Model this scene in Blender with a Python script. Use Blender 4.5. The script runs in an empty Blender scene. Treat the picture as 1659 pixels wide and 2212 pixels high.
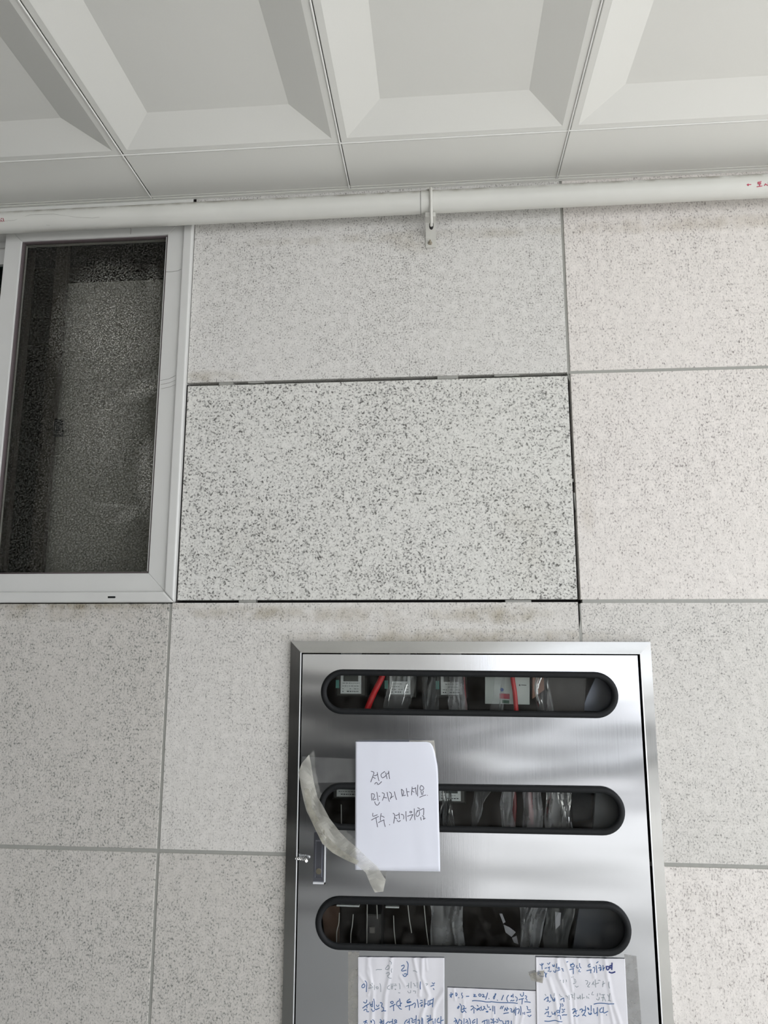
import bpy, bmesh, math, random
from mathutils import Vector, Matrix, noise
random.seed(7)
C = bpy.context.scene.collection
sc = bpy.context.scene

# ---------------------------------------------------------------- camera
F_PX, PITCH, ROLL, YAW = 1502.765, 0.166845, 0.0010171, 0.0807098
CAM = Vector((0.0, -1.57, 1.60))
fw = Vector((-math.sin(YAW)*math.cos(PITCH), math.cos(YAW)*math.cos(PITCH), math.sin(PITCH)))
r0 = Vector((math.cos(YAW), math.sin(YAW), 0)); u0 = r0.cross(fw)
RT = math.cos(ROLL)*r0 + math.sin(ROLL)*u0
UP = -math.sin(ROLL)*r0 + math.cos(ROLL)*u0
cam = bpy.data.cameras.new('camera'); co = bpy.data.objects.new('camera', cam); C.objects.link(co)
co.matrix_world = Matrix(((RT.x, UP.x, -fw.x, CAM.x), (RT.y, UP.y, -fw.y, CAM.y), (RT.z, UP.z, -fw.z, CAM.z), (0, 0, 0, 1)))
cam.sensor_fit = 'VERTICAL'; cam.sensor_height = 24.0; cam.lens = F_PX/2212*24.0
cam.clip_start = 0.02
sc.camera = co

# ---------------------------------------------------------------- world, light, exposure
w = bpy.data.worlds.new('overcast_sky'); sc.world = w; w.use_nodes = True
wn = w.node_tree; bg = wn.nodes['Background']
tc = wn.nodes.new('ShaderNodeTexCoord'); sep = wn.nodes.new('ShaderNodeSeparateXYZ'); cr = wn.nodes.new('ShaderNodeValToRGB')
wn.links.new(tc.outputs['Generated'], sep.inputs[0]); wn.links.new(sep.outputs['Z'], cr.inputs[0])
cr.color_ramp.elements[0].position = 0.0; cr.color_ramp.elements[0].color = (0.86, 0.91, 1.0, 1)
cr.color_ramp.elements[1].position = 0.7; cr.color_ramp.elements[1].color = (0.98, 0.99, 1.0, 1)
wn.links.new(cr.outputs[0], bg.inputs[0]); bg.inputs[1].default_value = 1.8
sun = bpy.data.lights.new('veiled_sun', 'SUN'); sun.energy = 4.0; sun.angle = math.radians(25); sun.color = (1, .985, .97)
so = bpy.data.objects.new('veiled_sun', sun); C.objects.link(so)
so.rotation_euler = Vector((-0.5, 0.3, -0.8)).to_track_quat('-Z', 'Y').to_euler()
sc.view_settings.view_transform = 'Standard'; sc.view_settings.look = 'None'
sc.view_settings.gamma = 1; sc.view_settings.use_curve_mapping = False
sc.view_settings.exposure = 1.0

# ---------------------------------------------------------------- helpers
def at(px, py, y=0.0):
    """point of the plane y = const (wall, door, shelf plane) read off the photograph"""
    d = RT*((px-829.5)/F_PX) - UP*((py-1106)/F_PX) + fw
    t = (y - CAM.y)/d.y
    return Vector((d.x*t, y, CAM.z + d.z*t))
def srgb(r, g, b):
    f = lambda c: (c/255/12.92) if c/255 <= .04045 else ((c/255+.055)/1.055)**2.4
    return (f(r), f(g), f(b), 1)
def M(name, col, rough=.6, metal=0.0, spec=.5, bump=None, trans=None):
    m = bpy.data.materials.new(name); m.use_nodes = True; nt = m.node_tree; p = nt.nodes['Principled BSDF']
    p.inputs['Base Color'].default_value = col; p.inputs['Roughness'].default_value = rough
    p.inputs['Metallic'].default_value = metal; p.inputs['Specular IOR Level'].default_value = spec
    t = nt.nodes.new('ShaderNodeTexCoord'); n = nt.nodes.new('ShaderNodeTexNoise')
    nt.links.new(t.outputs['Object'], n.inputs['Vector'])
    sc_, amt, tint = bump or (25, 0.0, 0.06)
    n.inputs['Scale'].default_value = sc_; n.inputs['Detail'].default_value = 3
    mix = nt.nodes.new('ShaderNodeMix'); mix.data_type = 'RGBA'; mix.blend_type = 'MIX'
    mix.inputs['A'].default_value = col; mix.inputs['B'].default_value = tuple(c*(1-tint*2.2) for c in col[:3])+(1,)
    nt.links.new(n.outputs[0], mix.inputs['Factor']); nt.links.new(mix.outputs['Result'], p.inputs['Base Color'])
    if amt:
        b = nt.nodes.new('ShaderNodeBump'); b.inputs['Strength'].default_value = amt; b.inputs['Distance'].default_value = .002
        nt.links.new(n.outputs[0], b.inputs['Height']); nt.links.new(b.outputs[0], p.inputs['Normal'])
    return m
def film(name, col, opacity, rough=.25, scale=60, gloss=.25):
    """thin clear plastic: mostly see-through, some milky scatter, some shine"""
    m = bpy.data.materials.new(name); m.use_nodes = True; nt = m.node_tree; nt.nodes.clear(); N = nt.nodes.new; L = nt.links.new
    o = N('ShaderNodeOutputMaterial'); tr = N('ShaderNodeBsdfTransparent'); d = N('ShaderNodeBsdfDiffuse'); tl = N('ShaderNodeBsdfTranslucent'); g = N('ShaderNodeBsdfGlossy')
    d.inputs[0].default_value = col; tl.inputs[0].default_value = col; g.inputs['Roughness'].default_value = rough
    t = N('ShaderNodeTexCoord'); n = N('ShaderNodeTexNoise'); n.inputs['Scale'].default_value = scale; n.inputs['Detail'].default_value = 4
    L(t.outputs['Object'], n.inputs['Vector'])
    mr = N('ShaderNodeMapRange'); mr.inputs['From Min'].default_value = .3; mr.inputs['From Max'].default_value = .7
    mr.inputs['To Min'].default_value = opacity*.6; mr.inputs['To Max'].default_value = min(1, opacity*1.4)
    L(n.outputs[0], mr.inputs['Value'])
    m1 = N('ShaderNodeMixShader'); m1.inputs[0].default_value = .45; L(d.outputs[0], m1.inputs[1]); L(tl.outputs[0], m1.inputs[2])
    m2 = N('ShaderNodeMixShader'); L(mr.outputs[0], m2.inputs[0]); L(tr.outputs[0], m2.inputs[1]); L(m1.outputs[0], m2.inputs[2])
    lw = N('ShaderNodeLayerWeight'); lw.inputs[0].default_value = gloss
    m3 = N('ShaderNodeMixShader'); L(lw.outputs['Fresnel'], m3.inputs[0]); L(m2.outputs[0], m3.inputs[1]); L(g.outputs[0], m3.inputs[2])
    L(m3.outputs[0], o.inputs[0]); return m
def pane_mat(name, tint, dust, dust_col=(.5, .5, .47, 1), scale=330, lo=.45, hi=.75, refl=.18, rough=.02):
    m = bpy.data.materials.new(name); m.use_nodes = True; nt = m.node_tree; nt.nodes.clear(); N = nt.nodes.new; L = nt.links.new
    o = N('ShaderNodeOutputMaterial'); tr = N('ShaderNodeBsdfTransparent'); tr.inputs[0].default_value = tint
    d = N('ShaderNodeBsdfDiffuse'); d.inputs[0].default_value = dust_col; g = N('ShaderNodeBsdfGlossy'); g.inputs['Roughness'].default_value = rough
    t = N('ShaderNodeTexCoord'); n = N('ShaderNodeTexNoise'); n.inputs['Scale'].default_value = scale; n.inputs['Detail'].default_value = 2
    L(t.outputs['Object'], n.inputs['Vector'])
    mr = N('ShaderNodeMapRange'); mr.inputs['From Min'].default_value = lo; mr.inputs['From Max'].default_value = hi; mr.inputs['To Max'].default_value = dust
    L(n.outputs[0], mr.inputs['Value'])
    m2 = N('ShaderNodeMixShader'); L(mr.outputs[0], m2.inputs[0]); L(tr.outputs[0], m2.inputs[1]); L(d.outputs[0], m2.inputs[2])
    lw = N('ShaderNodeLayerWeight'); lw.inputs[0].default_value = refl
    m3 = N('ShaderNodeMixShader'); L(lw.outputs['Fresnel'], m3.inputs[0]); L(m2.outputs[0], m3.inputs[1]); L(g.outputs[0], m3.inputs[2])
    L(m3.outputs[0], o.inputs[0]); return m
class MB:
    def __init__(s): s.v = []; s.f = []; s.mi = []
    def add(s, vs, fs, mi=0):
        b = len(s.v); s.v += [tuple(v) for v in vs]; s.f += [tuple(b+i for i in f) for f in fs]; s.mi += [mi]*len(fs)
    def box(s, x0, x1, y0, y1, z0, z1, mi=0, bev=0.0):
        if x0 > x1: x0, x1 = x1, x0
        if y0 > y1: y0, y1 = y1, y0
        if z0 > z1: z0, z1 = z1, z0
        if bev:   # chamfer the four edges of the y0 (outward) face
            b = bev
            vs = [(x0, y0+b, z0), (x1, y0+b, z0), (x1, y0+b, z1), (x0, y0+b, z1), (x0+b, y0, z0+b), (x1-b, y0, z0+b), (x1-b, y0, z1-b), (x0+b, y0, z1-b),
                  (x0, y1, z0), (x1, y1, z0), (x1, y1, z1), (x0, y1, z1)]
            fs = [(4, 5, 6, 7), (0, 1, 5, 4), (1, 2, 6, 5), (2, 3, 7, 6), (3, 0, 4, 7), (8, 9, 1, 0), (9, 10, 2, 1), (10, 11, 3, 2), (11, 8, 0, 3), (11, 10, 9, 8)]
        else:
            vs = [(x0, y0, z0), (x1, y0, z0), (x1, y1, z0), (x0, y1, z0), (x0, y0, z1), (x1, y0, z1), (x1, y1, z1), (x0, y1, z1)]
            fs = [(0, 3, 2, 1), (4, 5, 6, 7), (0, 1, 5, 4), (1, 2, 6, 5), (2, 3, 7, 6), (3, 0, 4, 7)]
        s.add(vs, fs, mi)
    def tube(s, pts, r, n=10, mi=0, caps=True):
        pts = [Vector(p) for p in pts]; rings = []; u = None
        for i, p in enumerate(pts):
            t = (pts[min(i+1, len(pts)-1)] - pts[max(i-1, 0)]).normalized()
            if u is None: u = t.cross(Vector((0, 0, 1)) if abs(t.z) < .9 else Vector((1, 0, 0)))
            u = (u - t*u.dot(t)).normalized(); v = t.cross(u)
            rr = r[i] if isinstance(r, (list, tuple)) else r
            rings.append([p + u*rr*math.cos(2*math.pi*k/n) + v*rr*math.sin(2*math.pi*k/n) for k in range(n)])
        vs = [q for ring in rings for q in ring]; fs = []
        for i in range(len(pts)-1):
            for k in range(n):
                fs.append((i*n+k, i*n+(k+1) % n, (i+1)*n+(k+1) % n, (i+1)*n+k))
        if caps: fs += [tuple(range(n))[::-1], tuple((len(pts)-1)*n+k for k in range(n))]
        s.add(vs, fs, mi)
    def prism(s, poly, y0, y1, mi=0):      # poly: list of (x, z)
        n = len(poly); vs = [(x, y0, z) for x, z in poly] + [(x, y1, z) for x, z in poly]
        s.add(vs, [tuple(range(n)), tuple(range(2*n-1, n-1, -1))] + [(i, n+i, n+(i+1) % n, (i+1) % n) for i in range(n)], mi)
    def build(s, name, mats, parent=None, smooth=False):
        me = bpy.data.meshes.new(name); me.from_pydata(s.v, [], s.f)
        for m in (mats if isinstance(mats, list) else [mats]): me.materials.append(m)
        for p, i in zip(me.polygons, s.mi): p.material_index = i; p.use_smooth = smooth
        bm = bmesh.new(); bm.from_mesh(me); bmesh.ops.recalc_face_normals(bm, faces=bm.faces); bm.to_mesh(me); bm.free()
        o = bpy.data.objects.new(name, me); C.objects.link(o); o.parent = parent
        if smooth: 
            me.update()
            try: me.set_sharp_from_angle(angle=math.radians(40))
            except Exception: pass
        return o
def tag(o, label=None, cat=None, group=None, kind=None):
    if label: o['label'] = label
    if cat: o['category'] = cat
    if group: o['group'] = group
    if kind: o['kind'] = kind
    return o
def empty(name, label=None, cat=None, group=None, kind=None, loc=(0, 0, 0)):
    o = bpy.data.objects.new(name, None); C.objects.link(o); o.location = loc; o.empty_display_size = .02
    return tag(o, label, cat, group, kind)
def adopt(child, parent):      # parent keeping the child's world position (parents are only translated)
    child.parent = parent; child.matrix_parent_inverse = Matrix.Translation(-parent.location)
    return child

# ---------------------------------------------------------------- granite
STAINS_AND_SHADE = [(-.42, 1.636, .17, .018, .8), (-.22, 1.632, .13, .02, .65), (.13, 1.632, .12, .022, .85), (.03, 1.632, .1, .014, .5),
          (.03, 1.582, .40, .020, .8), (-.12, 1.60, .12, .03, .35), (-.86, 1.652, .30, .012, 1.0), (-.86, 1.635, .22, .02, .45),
          (-.56, 2.203, .09, .018, .6), (.32, 1.93, .03, .05, .35), (.33, 1.86, .02, .06, .3), (-.05, 2.535, .07, .035, .5), (.05, 2.550, .6, .016, .4), (.6, 2.550, .4, .022, .45), (-.44, 1.80, .1, .12, .12), (.2, 1.80, .08, .14, .2)]  # mostly stains; the wide bands under the pipe also paint its shadow
def granite(name, base, fleck, lo, hi, scale, stretch=.75, grey=.5, stains_and_shade=True):
    m = bpy.data.materials.new(name); m.use_nodes = True; nt = m.node_tree; N = nt.nodes.new; L = nt.links.new; p = nt.nodes['Principled BSDF']
    p.inputs['Roughness'].default_value = .62; p.inputs['Specular IOR Level'].default_value = .3
    t = N('ShaderNodeTexCoord'); mp = N('ShaderNodeMapping'); mp.inputs['Scale'].default_value = (1, 1, stretch); L(t.outputs['Object'], mp.inputs['Vector'])
    def ns(s, d, off=(0, 0, 0)):
        mm = N('ShaderNodeMapping'); mm.inputs['Location'].default_value = off; L(mp.outputs[0], mm.inputs['Vector'])
        n = N('ShaderNodeTexNoise'); n.inputs['Scale'].default_value = s; n.inputs['Detail'].default_value = d; n.inputs['Roughness'].default_value = .6; L(mm.outputs[0], n.inputs['Vector']); return n.outputs[0]
    def rng(v, a, b, c=0, d=1):
        r = N('ShaderNodeMapRange'); r.inputs['From Min'].default_value = a; r.inputs['From Max'].default_value = b; r.inputs['To Min'].default_value = c; r.inputs['To Max'].default_value = d; L(v, r.inputs['Value']); return r.outputs[0]
    def mix(f, a, b, mode='MIX'):
        x = N('ShaderNodeMix'); x.data_type = 'RGBA'; x.blend_type = mode
        if isinstance(f, float): x.inputs['Factor'].default_value = f
        else: L(f, x.inputs['Factor'])
        for k, q in (('A', a), ('B', b)):
            if isinstance(q, tuple): x.inputs[k].default_value = q
            else: L(q, x.inputs[k])
        return x.outputs['Result']
    def math_(op, a, b):
        x = N('ShaderNodeMath'); x.operation = op
        for i, q in enumerate((a, b)):
            if isinstance(q, (int, float)): x.inputs[i].default_value = q
            else: L(q, x.inputs[i])
        return x.outputs[0]
    patch = math_('ADD', rng(ns(5, 2, (3, 1, 2)), .35, .65, -.018, .018), rng(ns(48, 2, (7, 3, 2)), .32, .68, -.035, .035))         # fleck density drifts over the slab
    f1 = rng(math_('ADD', ns(scale, 4), patch), lo, hi)
    f0 = rng(math_('ADD', ns(scale*.8, 3, (4, 7, 2)), patch), lo-.03, hi+.01, 0, .55)
    f2 = rng(ns(scale*.55, 3, (9, 4, 1)), .55, .72)
    c = mix(rng(ns(scale*1.7, 1, (5, 5, 5)), .3, .7), base, tuple(q*.86 for q in base[:3])+(1,))
    c = mix(math_('MULTIPLY', f2, grey), c, tuple(q*.62 for q in base[:3])+(1,))
    c = mix(f0, c, tuple((a+b)*.5 for a, b in zip(fleck[:3], base[:3]))+(1,))
    c = mix(f1, c, fleck)
    c = mix(rng(ns(2.2, 3, (1, 8, 3)), .35, .7, 0, .14), c, tuple(q*k for q, k in zip(base[:3], (.80, .80, .76)))+(1,))
    c = mix(rng(ns(60, 3, (6, 2, 9)), .45, .65, 0, .38), c, tuple(min(1, q*1.10) for q in base[:3])+(1,))
    if stains_and_shade:
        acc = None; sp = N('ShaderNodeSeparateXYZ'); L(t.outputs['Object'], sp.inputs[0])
        for (cx, cz, rx, rz, st) in STAINS_AND_SHADE:
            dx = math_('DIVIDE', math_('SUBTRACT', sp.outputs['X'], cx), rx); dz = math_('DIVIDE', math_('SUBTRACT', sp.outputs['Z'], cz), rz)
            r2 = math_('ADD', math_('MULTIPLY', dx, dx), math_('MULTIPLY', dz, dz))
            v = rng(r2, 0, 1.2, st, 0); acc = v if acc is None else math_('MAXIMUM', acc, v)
        dirt_and_shade = math_('MULTIPLY', acc, rng(ns(22, 5, (2, 2, 7)), .35, .62))
        c = mix(dirt_and_shade, c, mix(1.0, c, (.58, .53, .43, 1), 'MULTIPLY'))
    L(c, p.inputs['Base Color'])
    b = N('ShaderNodeBump'); b.inputs['Strength'].default_value = .25; b.inputs['Distance'].default_value = .001; L(ns(scale*1.3, 3), b.inputs['Height']); L(b.outputs[0], p.inputs['Normal'])
    return m
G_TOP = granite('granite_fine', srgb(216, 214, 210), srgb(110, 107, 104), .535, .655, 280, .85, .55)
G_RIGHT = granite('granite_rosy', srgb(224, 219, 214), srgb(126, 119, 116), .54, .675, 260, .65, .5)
G_LEFT = granite('granite_grey_dim', srgb(200, 196, 190), srgb(98, 101, 97), .525, .65, 260, .8, .65)  # greyer stone, its base also darkened for the dimmer left side
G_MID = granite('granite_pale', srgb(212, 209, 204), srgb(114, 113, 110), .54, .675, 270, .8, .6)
G_COARSE = granite('granite_speckled', srgb(218, 217, 212), srgb(76, 74, 72), .522, .635, 215, .95, .6, stains_and_shade=True)
SEAL = M('grey_sealant', srgb(158, 158, 152), .45, bump=(90, .3, .08))
DARKGAP = M('dark_masonry_and_gap', srgb(40, 37, 36), .9)
CEIL = M('ceiling_panel_white', srgb(222, 222, 217), .55, bump=(300, .02, .01))
UPVC = M('white_window_profile', srgb(205, 205, 202), .35, bump=(14, .0, .04))
GASK = M('black_rubber', srgb(21, 23, 25), .6, 0, .25, bump=(80, .3, .1))

# ---------------------------------------------------------------- wall
WX0, WX1, WZ0, WZ1 = -2.10, -0.6085, 1.6595, 2.655          # window opening
BX0, BX1, BZ0, BZ1 = -0.325, 0.438, 0.60, 1.565             # cabinet opening
XA0, XA1 = -0.6228, -0.6155                                  # left vertical joint
XR0, XR1 = 0.3005, 0.3070                                    # right vertical joint
def minus(rect, hole):
    x0, x1, z0, z1 = rect; a0, a1, c0, c1 = hole
    if a1 <= x0 or a0 >= x1 or c1 <= z0 or c0 >= z1: return [rect]
    out = []
    if z1 > c1: out.append((x0, x1, c1, z1))
    if z0 < c0: out.append((x0, x1, z0, c0))
    zz0, zz1 = max(z0, c0), min(z1, c1)
    if x0 < a0: out.append((x0, a0, zz0, zz1))
    if x1 > a1: out.append((a1, x1, zz0, zz1))
    return out
wall = MB()
mats = [G_TOP, G_RIGHT, G_LEFT, G_MID, DARKGAP]
def slab(x0, x1, z0, z1, mi):
    parts = [(x0, x1, z0, z1)]
    for h in ((WX0, WX1, WZ0, WZ1), (BX0, BX1, BZ0, BZ1)):
        parts = [q for p in parts for q in minus(p, h)]
    for (a, b, c, d) in parts:
        wall.box(a, b, 0.0, 0.03, c, d, mi, bev=.0009 if len(parts) == 1 else 0)
ZT = 2.80
slab(-.6068, XR0, 2.1895, ZT, 0)
slab(XA1, XR0, 1.128, 1.6590, 3); slab(XA1, XR0, .5935, 1.120, 2)
for x0, x1 in ((XR1, 1.2225), (1.2295, 2.145), (2.152, 3.4)):
    slab(x0, x1, 2.1925, ZT, 1); slab(x0, x1, 1.6648, 2.1855, 1); slab(x0, x1, 1.128, 1.6570, 3 if x0 < 1 else 1); slab(x0, x1, .5935, 1.120, 1)
slab(-1.538, XA0, 1.128, 1.6578, 2); slab(-1.538, XA0, .5935, 1.120, 2)
for x0, x1 in ((-2.46, -1.545), (-3.38, -2.467)):
    slab(x0, x1, 1.128, 1.6578, 2); slab(x0, x1, .5935, 1.120, 2); slab(x0, min(x1, WX0) if x0 > -2.47 else x1, 2.1925, ZT, 2); slab(x0, min(x1, WX0) if x0 > -2.47 else x1, 1.6648, 2.1855, 2)
for i, x0 in enumerate((-3.38, -2.46, -1.538, XA1, XR1, 1.2295, 2.152)):
    slab(x0, x0+.912, .06, .586, 2 if i < 4 else 1); slab(x0, x0+.912, 0, .053, 2)
slab(-1.5, -.62, 2.66, ZT, 2)
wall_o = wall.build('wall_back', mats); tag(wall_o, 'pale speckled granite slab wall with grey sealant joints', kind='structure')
# masonry behind the slabs, with the window and cabinet recesses left open
bk = MB()
for r in minus((-3.4, 2.75, 0, 2.85), (WX0, WX1, WZ0, WZ1)):
    for q in minus(r, (BX0, BX1, BZ0, BZ1)):
        bk.box(q[0], q[1], .034, .26, q[2], q[3])
bk.box(-.6079, -.6043, .001, .03, 1.6595, 2.1840)  # dark strip put in the slab's left gap to stand for its shade
bk.build('backing', DARKGAP, wall_o)
# sealant lines
sl = MB()
def seal(x0, x1, z0, z1, y=.0022): sl.box(x0, x1, y, .02, z0, z1)
seal(XA0-.001, XA1+.001, 0, WZ0-.002)
seal(XR0-.001, XR1+.001, 2.186, ZT)
seal(XR1-.002, 3.4, 2.1855, 2.1925, .0012); seal(XR1+.004, 3.4, 1.657, 1.6648, .0012)
seal(-3.4, 3.4, 1.120, 1.128, .0018)
sl.prism([(.3045, 1.655), (.3075, 1.655), (.3085, 1.61), (.3075, 1.57), (.3000, 1.57), (.3010, 1.60), (.3045, 1.62)], .0005, .02)
for a, b in ((1.2225, 1.2295), (2.145, 2.152), (-1.545, -1.538), (-2.467, -2.46)): seal(a-.001, b+.001, 0, ZT if a > 0 or a < -2.2 else 1.66)
seal(-3.4, 3.4, .586, .5935); seal(-3.4, 3.4, .053, .06)
# leftovers of sealant in the open gap around the speckled slab
def bit(px0, px1, z0, z1, y=.004):
    a = at(px0, 820).x; b = at(px1, 820).x; n = 6; k = []
    for i in range(n+1): k.append((a+(b-a)*i/n, z1 - .0012*random.random()))
    for i in range(n, -1, -1): k.append((a+(b-a)*i/n, z0 + .0015*random.random()))
    sl.prism(k, y, .02)
bit(472, 503, 2.1815, 2.190); bit(535, 570, 2.1845, 2.190); bit(945, 990, 2.1815, 2.190, .002); bit(1068, 1122, 2.1845, 2.190, .003); bit(400, 402, 2.18, 2.19)
xa = at(515, 1300).x; xb = at(552, 1300).x; sl.box(xa, xb, .003, .02, 1.6595, 1.6650)
xa = at(1092, 1300).x; xb = at(1148, 1300).x; sl.box(xa, xb, .003, .02, 1.6590, 1.6640)
sl.prism([(.3012, 2.186), (.3068, 2.186), (.3068, 2.167), (.3045, 2.171), (.3022, 2.178)], .004, .02)
sl.box(.3000, .3040, .004, .02, 1.93, 1.937); sl.prism([(.303, 1.905), (.3066, 1.905), (.3066, 1.862), (.3045, 1.875)], .004, .02)
so_ = sl.build('sealant', SEAL, wall_o)

# loose speckled slab
gp = MB(); gp.box(-.6042, .3000, -.0012, .028, 1.6652, 2.1805, 0, bev=.0009)
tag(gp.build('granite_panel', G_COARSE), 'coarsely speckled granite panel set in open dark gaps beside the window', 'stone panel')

# ---------------------------------------------------------------- ceiling (coffered panels)
CZ, PX0, PITCHX, CHY = 2.680, -.7194, .5068, -.173
ce = MB()
def coffer(x0, x1, y0, y1):       # y0 < y1, seen from below
    g = .0022; x0 += g; x1 -= g; y0 += g; y1 -= g; e = .0016; m_ = .0150; bv = .0955; rec = .025
    def ring(i, z): return [(x0+i, y0+i, z), (x1-i, y0+i, z), (x1-i, y1-i, z), (x0+i, y1-i, z)]
    R_ = [ring(0, CZ+.012), ring(0, CZ+e), ring(e, CZ), ring(m_, CZ), ring(bv, CZ+rec)]
    vs = [v for r in R_ for v in r]; fs = []
    for k in range(4):
        for j in range(4): fs.append((k*4+j, k*4+(j+1) % 4, (k+1)*4+(j+1) % 4, (k+1)*4+j))
    fs.append((16, 17, 18, 19)); ce.add(vs, fs)
def flat(x0, x1, y0, y1):
    g = .0022; x0 += g; x1 -= g; y0 += g; e = .0016
    vs = []
    for i, z in ((0, CZ+.012), (0, CZ+e), (e, CZ)): vs += [(x0+i, y0+i, z), (x1-i, y0+i, z), (x1-i, y1, z), (x0+i, y1, z)]
    fs = [(k*4+j, k*4+(j+1) % 4, (k+1)*4+(j+1) % 4, (k+1)*4+j) for k in range(2) for j in range(4)] + [(8, 9, 10, 11)]
    ce.add(vs, fs)
for i in range(-5, 6):
    xa = PX0 + PITCHX*i; xb = xa+PITCHX
    flat(xa, xb, CHY, .0)
    for j in range(8): coffer(xa, xb, CHY-PITCHX*(j+1), CHY-PITCHX*j)
ce_o = ce.build('ceiling', CEIL); tag(ce_o, 'off-white coffered ceiling of square recessed panels', kind='structure')
bars = MB()
for i in range(-5, 7): bars.box(PX0+PITCHX*i-.006, PX0+PITCHX*i+.006, CHY-PITCHX*8, 0, CZ+.0075, CZ+.030)
for j in range(9): bars.box(PX0-PITCHX*5, PX0+PITCHX*6, CHY-PITCHX*j-.006, CHY-PITCHX*j+.006, CZ+.0035, CZ+.030)
bars.build('joint_rail', M('joint_rail_grey', srgb(96, 94, 90), .6), ce_o)
deck = MB(); deck.box(-3.4, 2.75, CHY-PITCHX*8, .26, CZ+.06, CZ+.25); deck.build('deck', M('deck_concrete', srgb(120, 118, 112), .8), ce_o)
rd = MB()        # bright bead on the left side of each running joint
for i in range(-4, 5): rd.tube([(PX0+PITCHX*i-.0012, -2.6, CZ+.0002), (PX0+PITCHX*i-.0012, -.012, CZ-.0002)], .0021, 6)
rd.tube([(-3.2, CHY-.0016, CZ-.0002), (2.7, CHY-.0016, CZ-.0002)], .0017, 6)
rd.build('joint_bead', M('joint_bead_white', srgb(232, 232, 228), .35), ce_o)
t1 = MB(); t1.box(-3.4, 3.4, -.010, -.0002, CZ-.0016, CZ+.004); t1.box(-3.4, 3.4, -.0185, -.0165, CZ-.0008, CZ+.004)
tag(t1.build('trim_1', CEIL), 'thin white edge strip where the ceiling meets the granite wall', kind='structure')
t2 = MB(); t2.box(-3.0, -.614, -.0016, -.0002, CZ-.028, CZ-.0016)
tag(t2.build('trim_2', CEIL), 'white trim above the window behind the pipe', kind='structure')

# ---------------------------------------------------------------- rest of the covered car park, with dark walls added to shape light
FLOOR = M('worn_concrete', srgb(176, 176, 174), .75, bump=(3, .2, .12))
fl = MB(); fl.box(-3.4, 2.75, -4.2, .03, -.1, 0); tag(fl.build('floor', FLOOR), 'grey concrete floor of the covered entrance', kind='structure')
yd = MB(); yd.box(-30, 30, -40, -4.2, -.12, -.02); yd.box(2.75, 30, -4.2, 8, -.12, -.02)
tag(yd.build('floor_yard', M('pale_yard_paving', srgb(200, 200, 200), .8, bump=(1.2, .1, .12))), 'pale open yard beyond the covered entrance', kind='structure')
wl = MB(); wl.box(-2.40, -2.22, -4.2, -.02, 0, 2.9); tag(wl.build('wall_left_blocker', M('left_blocker_dark', srgb(64, 62, 60), .8, bump=(8, .1, .1))), 'unseen dark side wall added to dim the light from the left', kind='structure')  # added wall, kept dark to hold back light from the left
gw = MB(); gw.box(-2.22, .05, -3.75, -3.6, 0, 1.12); gw.box(-2.22, .1, -3.78, -3.57, 1.12, 1.16)
tag(gw.build('wall_reflection_left', M('dark_reflection_left', srgb(52, 52, 52), .8, bump=(8, .1, .15))), 'low dark wall added out of view to darken the door reflection', kind='structure')  # unseen low wall added as the dark left part of the door reflection
pl = MB(); pl.box(-.6, 6.5, -6.5, -6.0, 0, .60); pl.box(-.65, 6.55, -6.55, -5.95, .60, .64)
tag(pl.build('wall_reflection_band', M('dark_reflection_band', srgb(60, 60, 58), .8, bump=(8, .1, .15))), 'low dark block added in the yard as a band in the door reflection', kind='structure')  # unseen block added to put a dark band in the door reflection
ob = MB(); ob.box(-16, 1.5, -19, -15, 0, 7.0)
for i in range(7):
    for j in range(2): ob.box(-15+i*2.3, -13.8+i*2.3, -15.02, -14.9, 1.2+j*2.9, 2.7+j*2.9, 1)
tag(ob.build('wall_opposite', [M('beige_brick', srgb(190, 186, 176), .85, bump=(6, .1, .15)), M('far_windows', srgb(50, 55, 60), .2)]), 'beige building across the yard', kind='structure')

# ---------------------------------------------------------------- window
win = empty('window_1', 'white framed sliding window with dark dusty glass', kind='structure', loc=(WX1, 0, WZ0))
def frame4(x0, x1, z0, z1, wx0, wx1, wz0, wz1, y0, y1, name, mat, parent, rnd=0.0, gap=.0002):
    """four mitred members with an optional rounded outer edge"""
    mb = MB()
    def member(a, b, c, d):      # outer a-b, inner c-d ; corners as (x,z)
        a, b, c, d = map(Vector, (a, b, c, d))
        mb.prism([tuple(a), tuple(b), tuple(d), tuple(c)], y0, y1)
    O = [(x0, z0), (x1, z0), (x1, z1), (x0, z1)]; I = [(x0+wx0, z0+wz0), (x1-wx1, z0+wz0), (x1-wx1, z1-wz1), (x0+wx0, z1-wz1)]
    for k in range(4):
        a, b, c, d = O[k], O[(k+1) % 4], I[k], I[(k+1) % 4]
        t = (Vector(b)-Vector(a)).normalized()*gap
        member(Vector(a)+t, Vector(b)-t, Vector(c)+t, Vector(d)-t)
    o = mb.build(name, mat, None)
    bv = o.modifiers.new('edge', 'BEVEL'); bv.width = rnd or .0008; bv.segments = 3; bv.limit_method = 'ANGLE'; bv.angle_limit = math.radians(60)
    adopt(o, parent); return o
ow = frame4(WX0-.004, WX1+.0005, WZ0+.0005, WZ1, .025, .0242, .025, .02, -.013, .10, 'window_frame', UPVC, win, rnd=.004)
tl = MB(); tl.tube([at(358, 587, -.0066), at(372, 587, -.0066), at(384, 585, -.0066), at(394, 580, -.0066)], .00035, 5)
tl.tube([at(281, 489, -.0066), at(283, 496, -.0066), at(282, 506, -.0066)], .0005, 5)
for _k in range(3): tl.tube([at(346+_k, 822+_k*9, -.0066), at(366, 818+_k*9, -.0066), at(381, 810+_k*10, -.0066)], .0003, 5)
adopt(tl.build('hairline_scratch', M('dirt_grey', srgb(120, 118, 112), .8)), ow)
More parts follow.
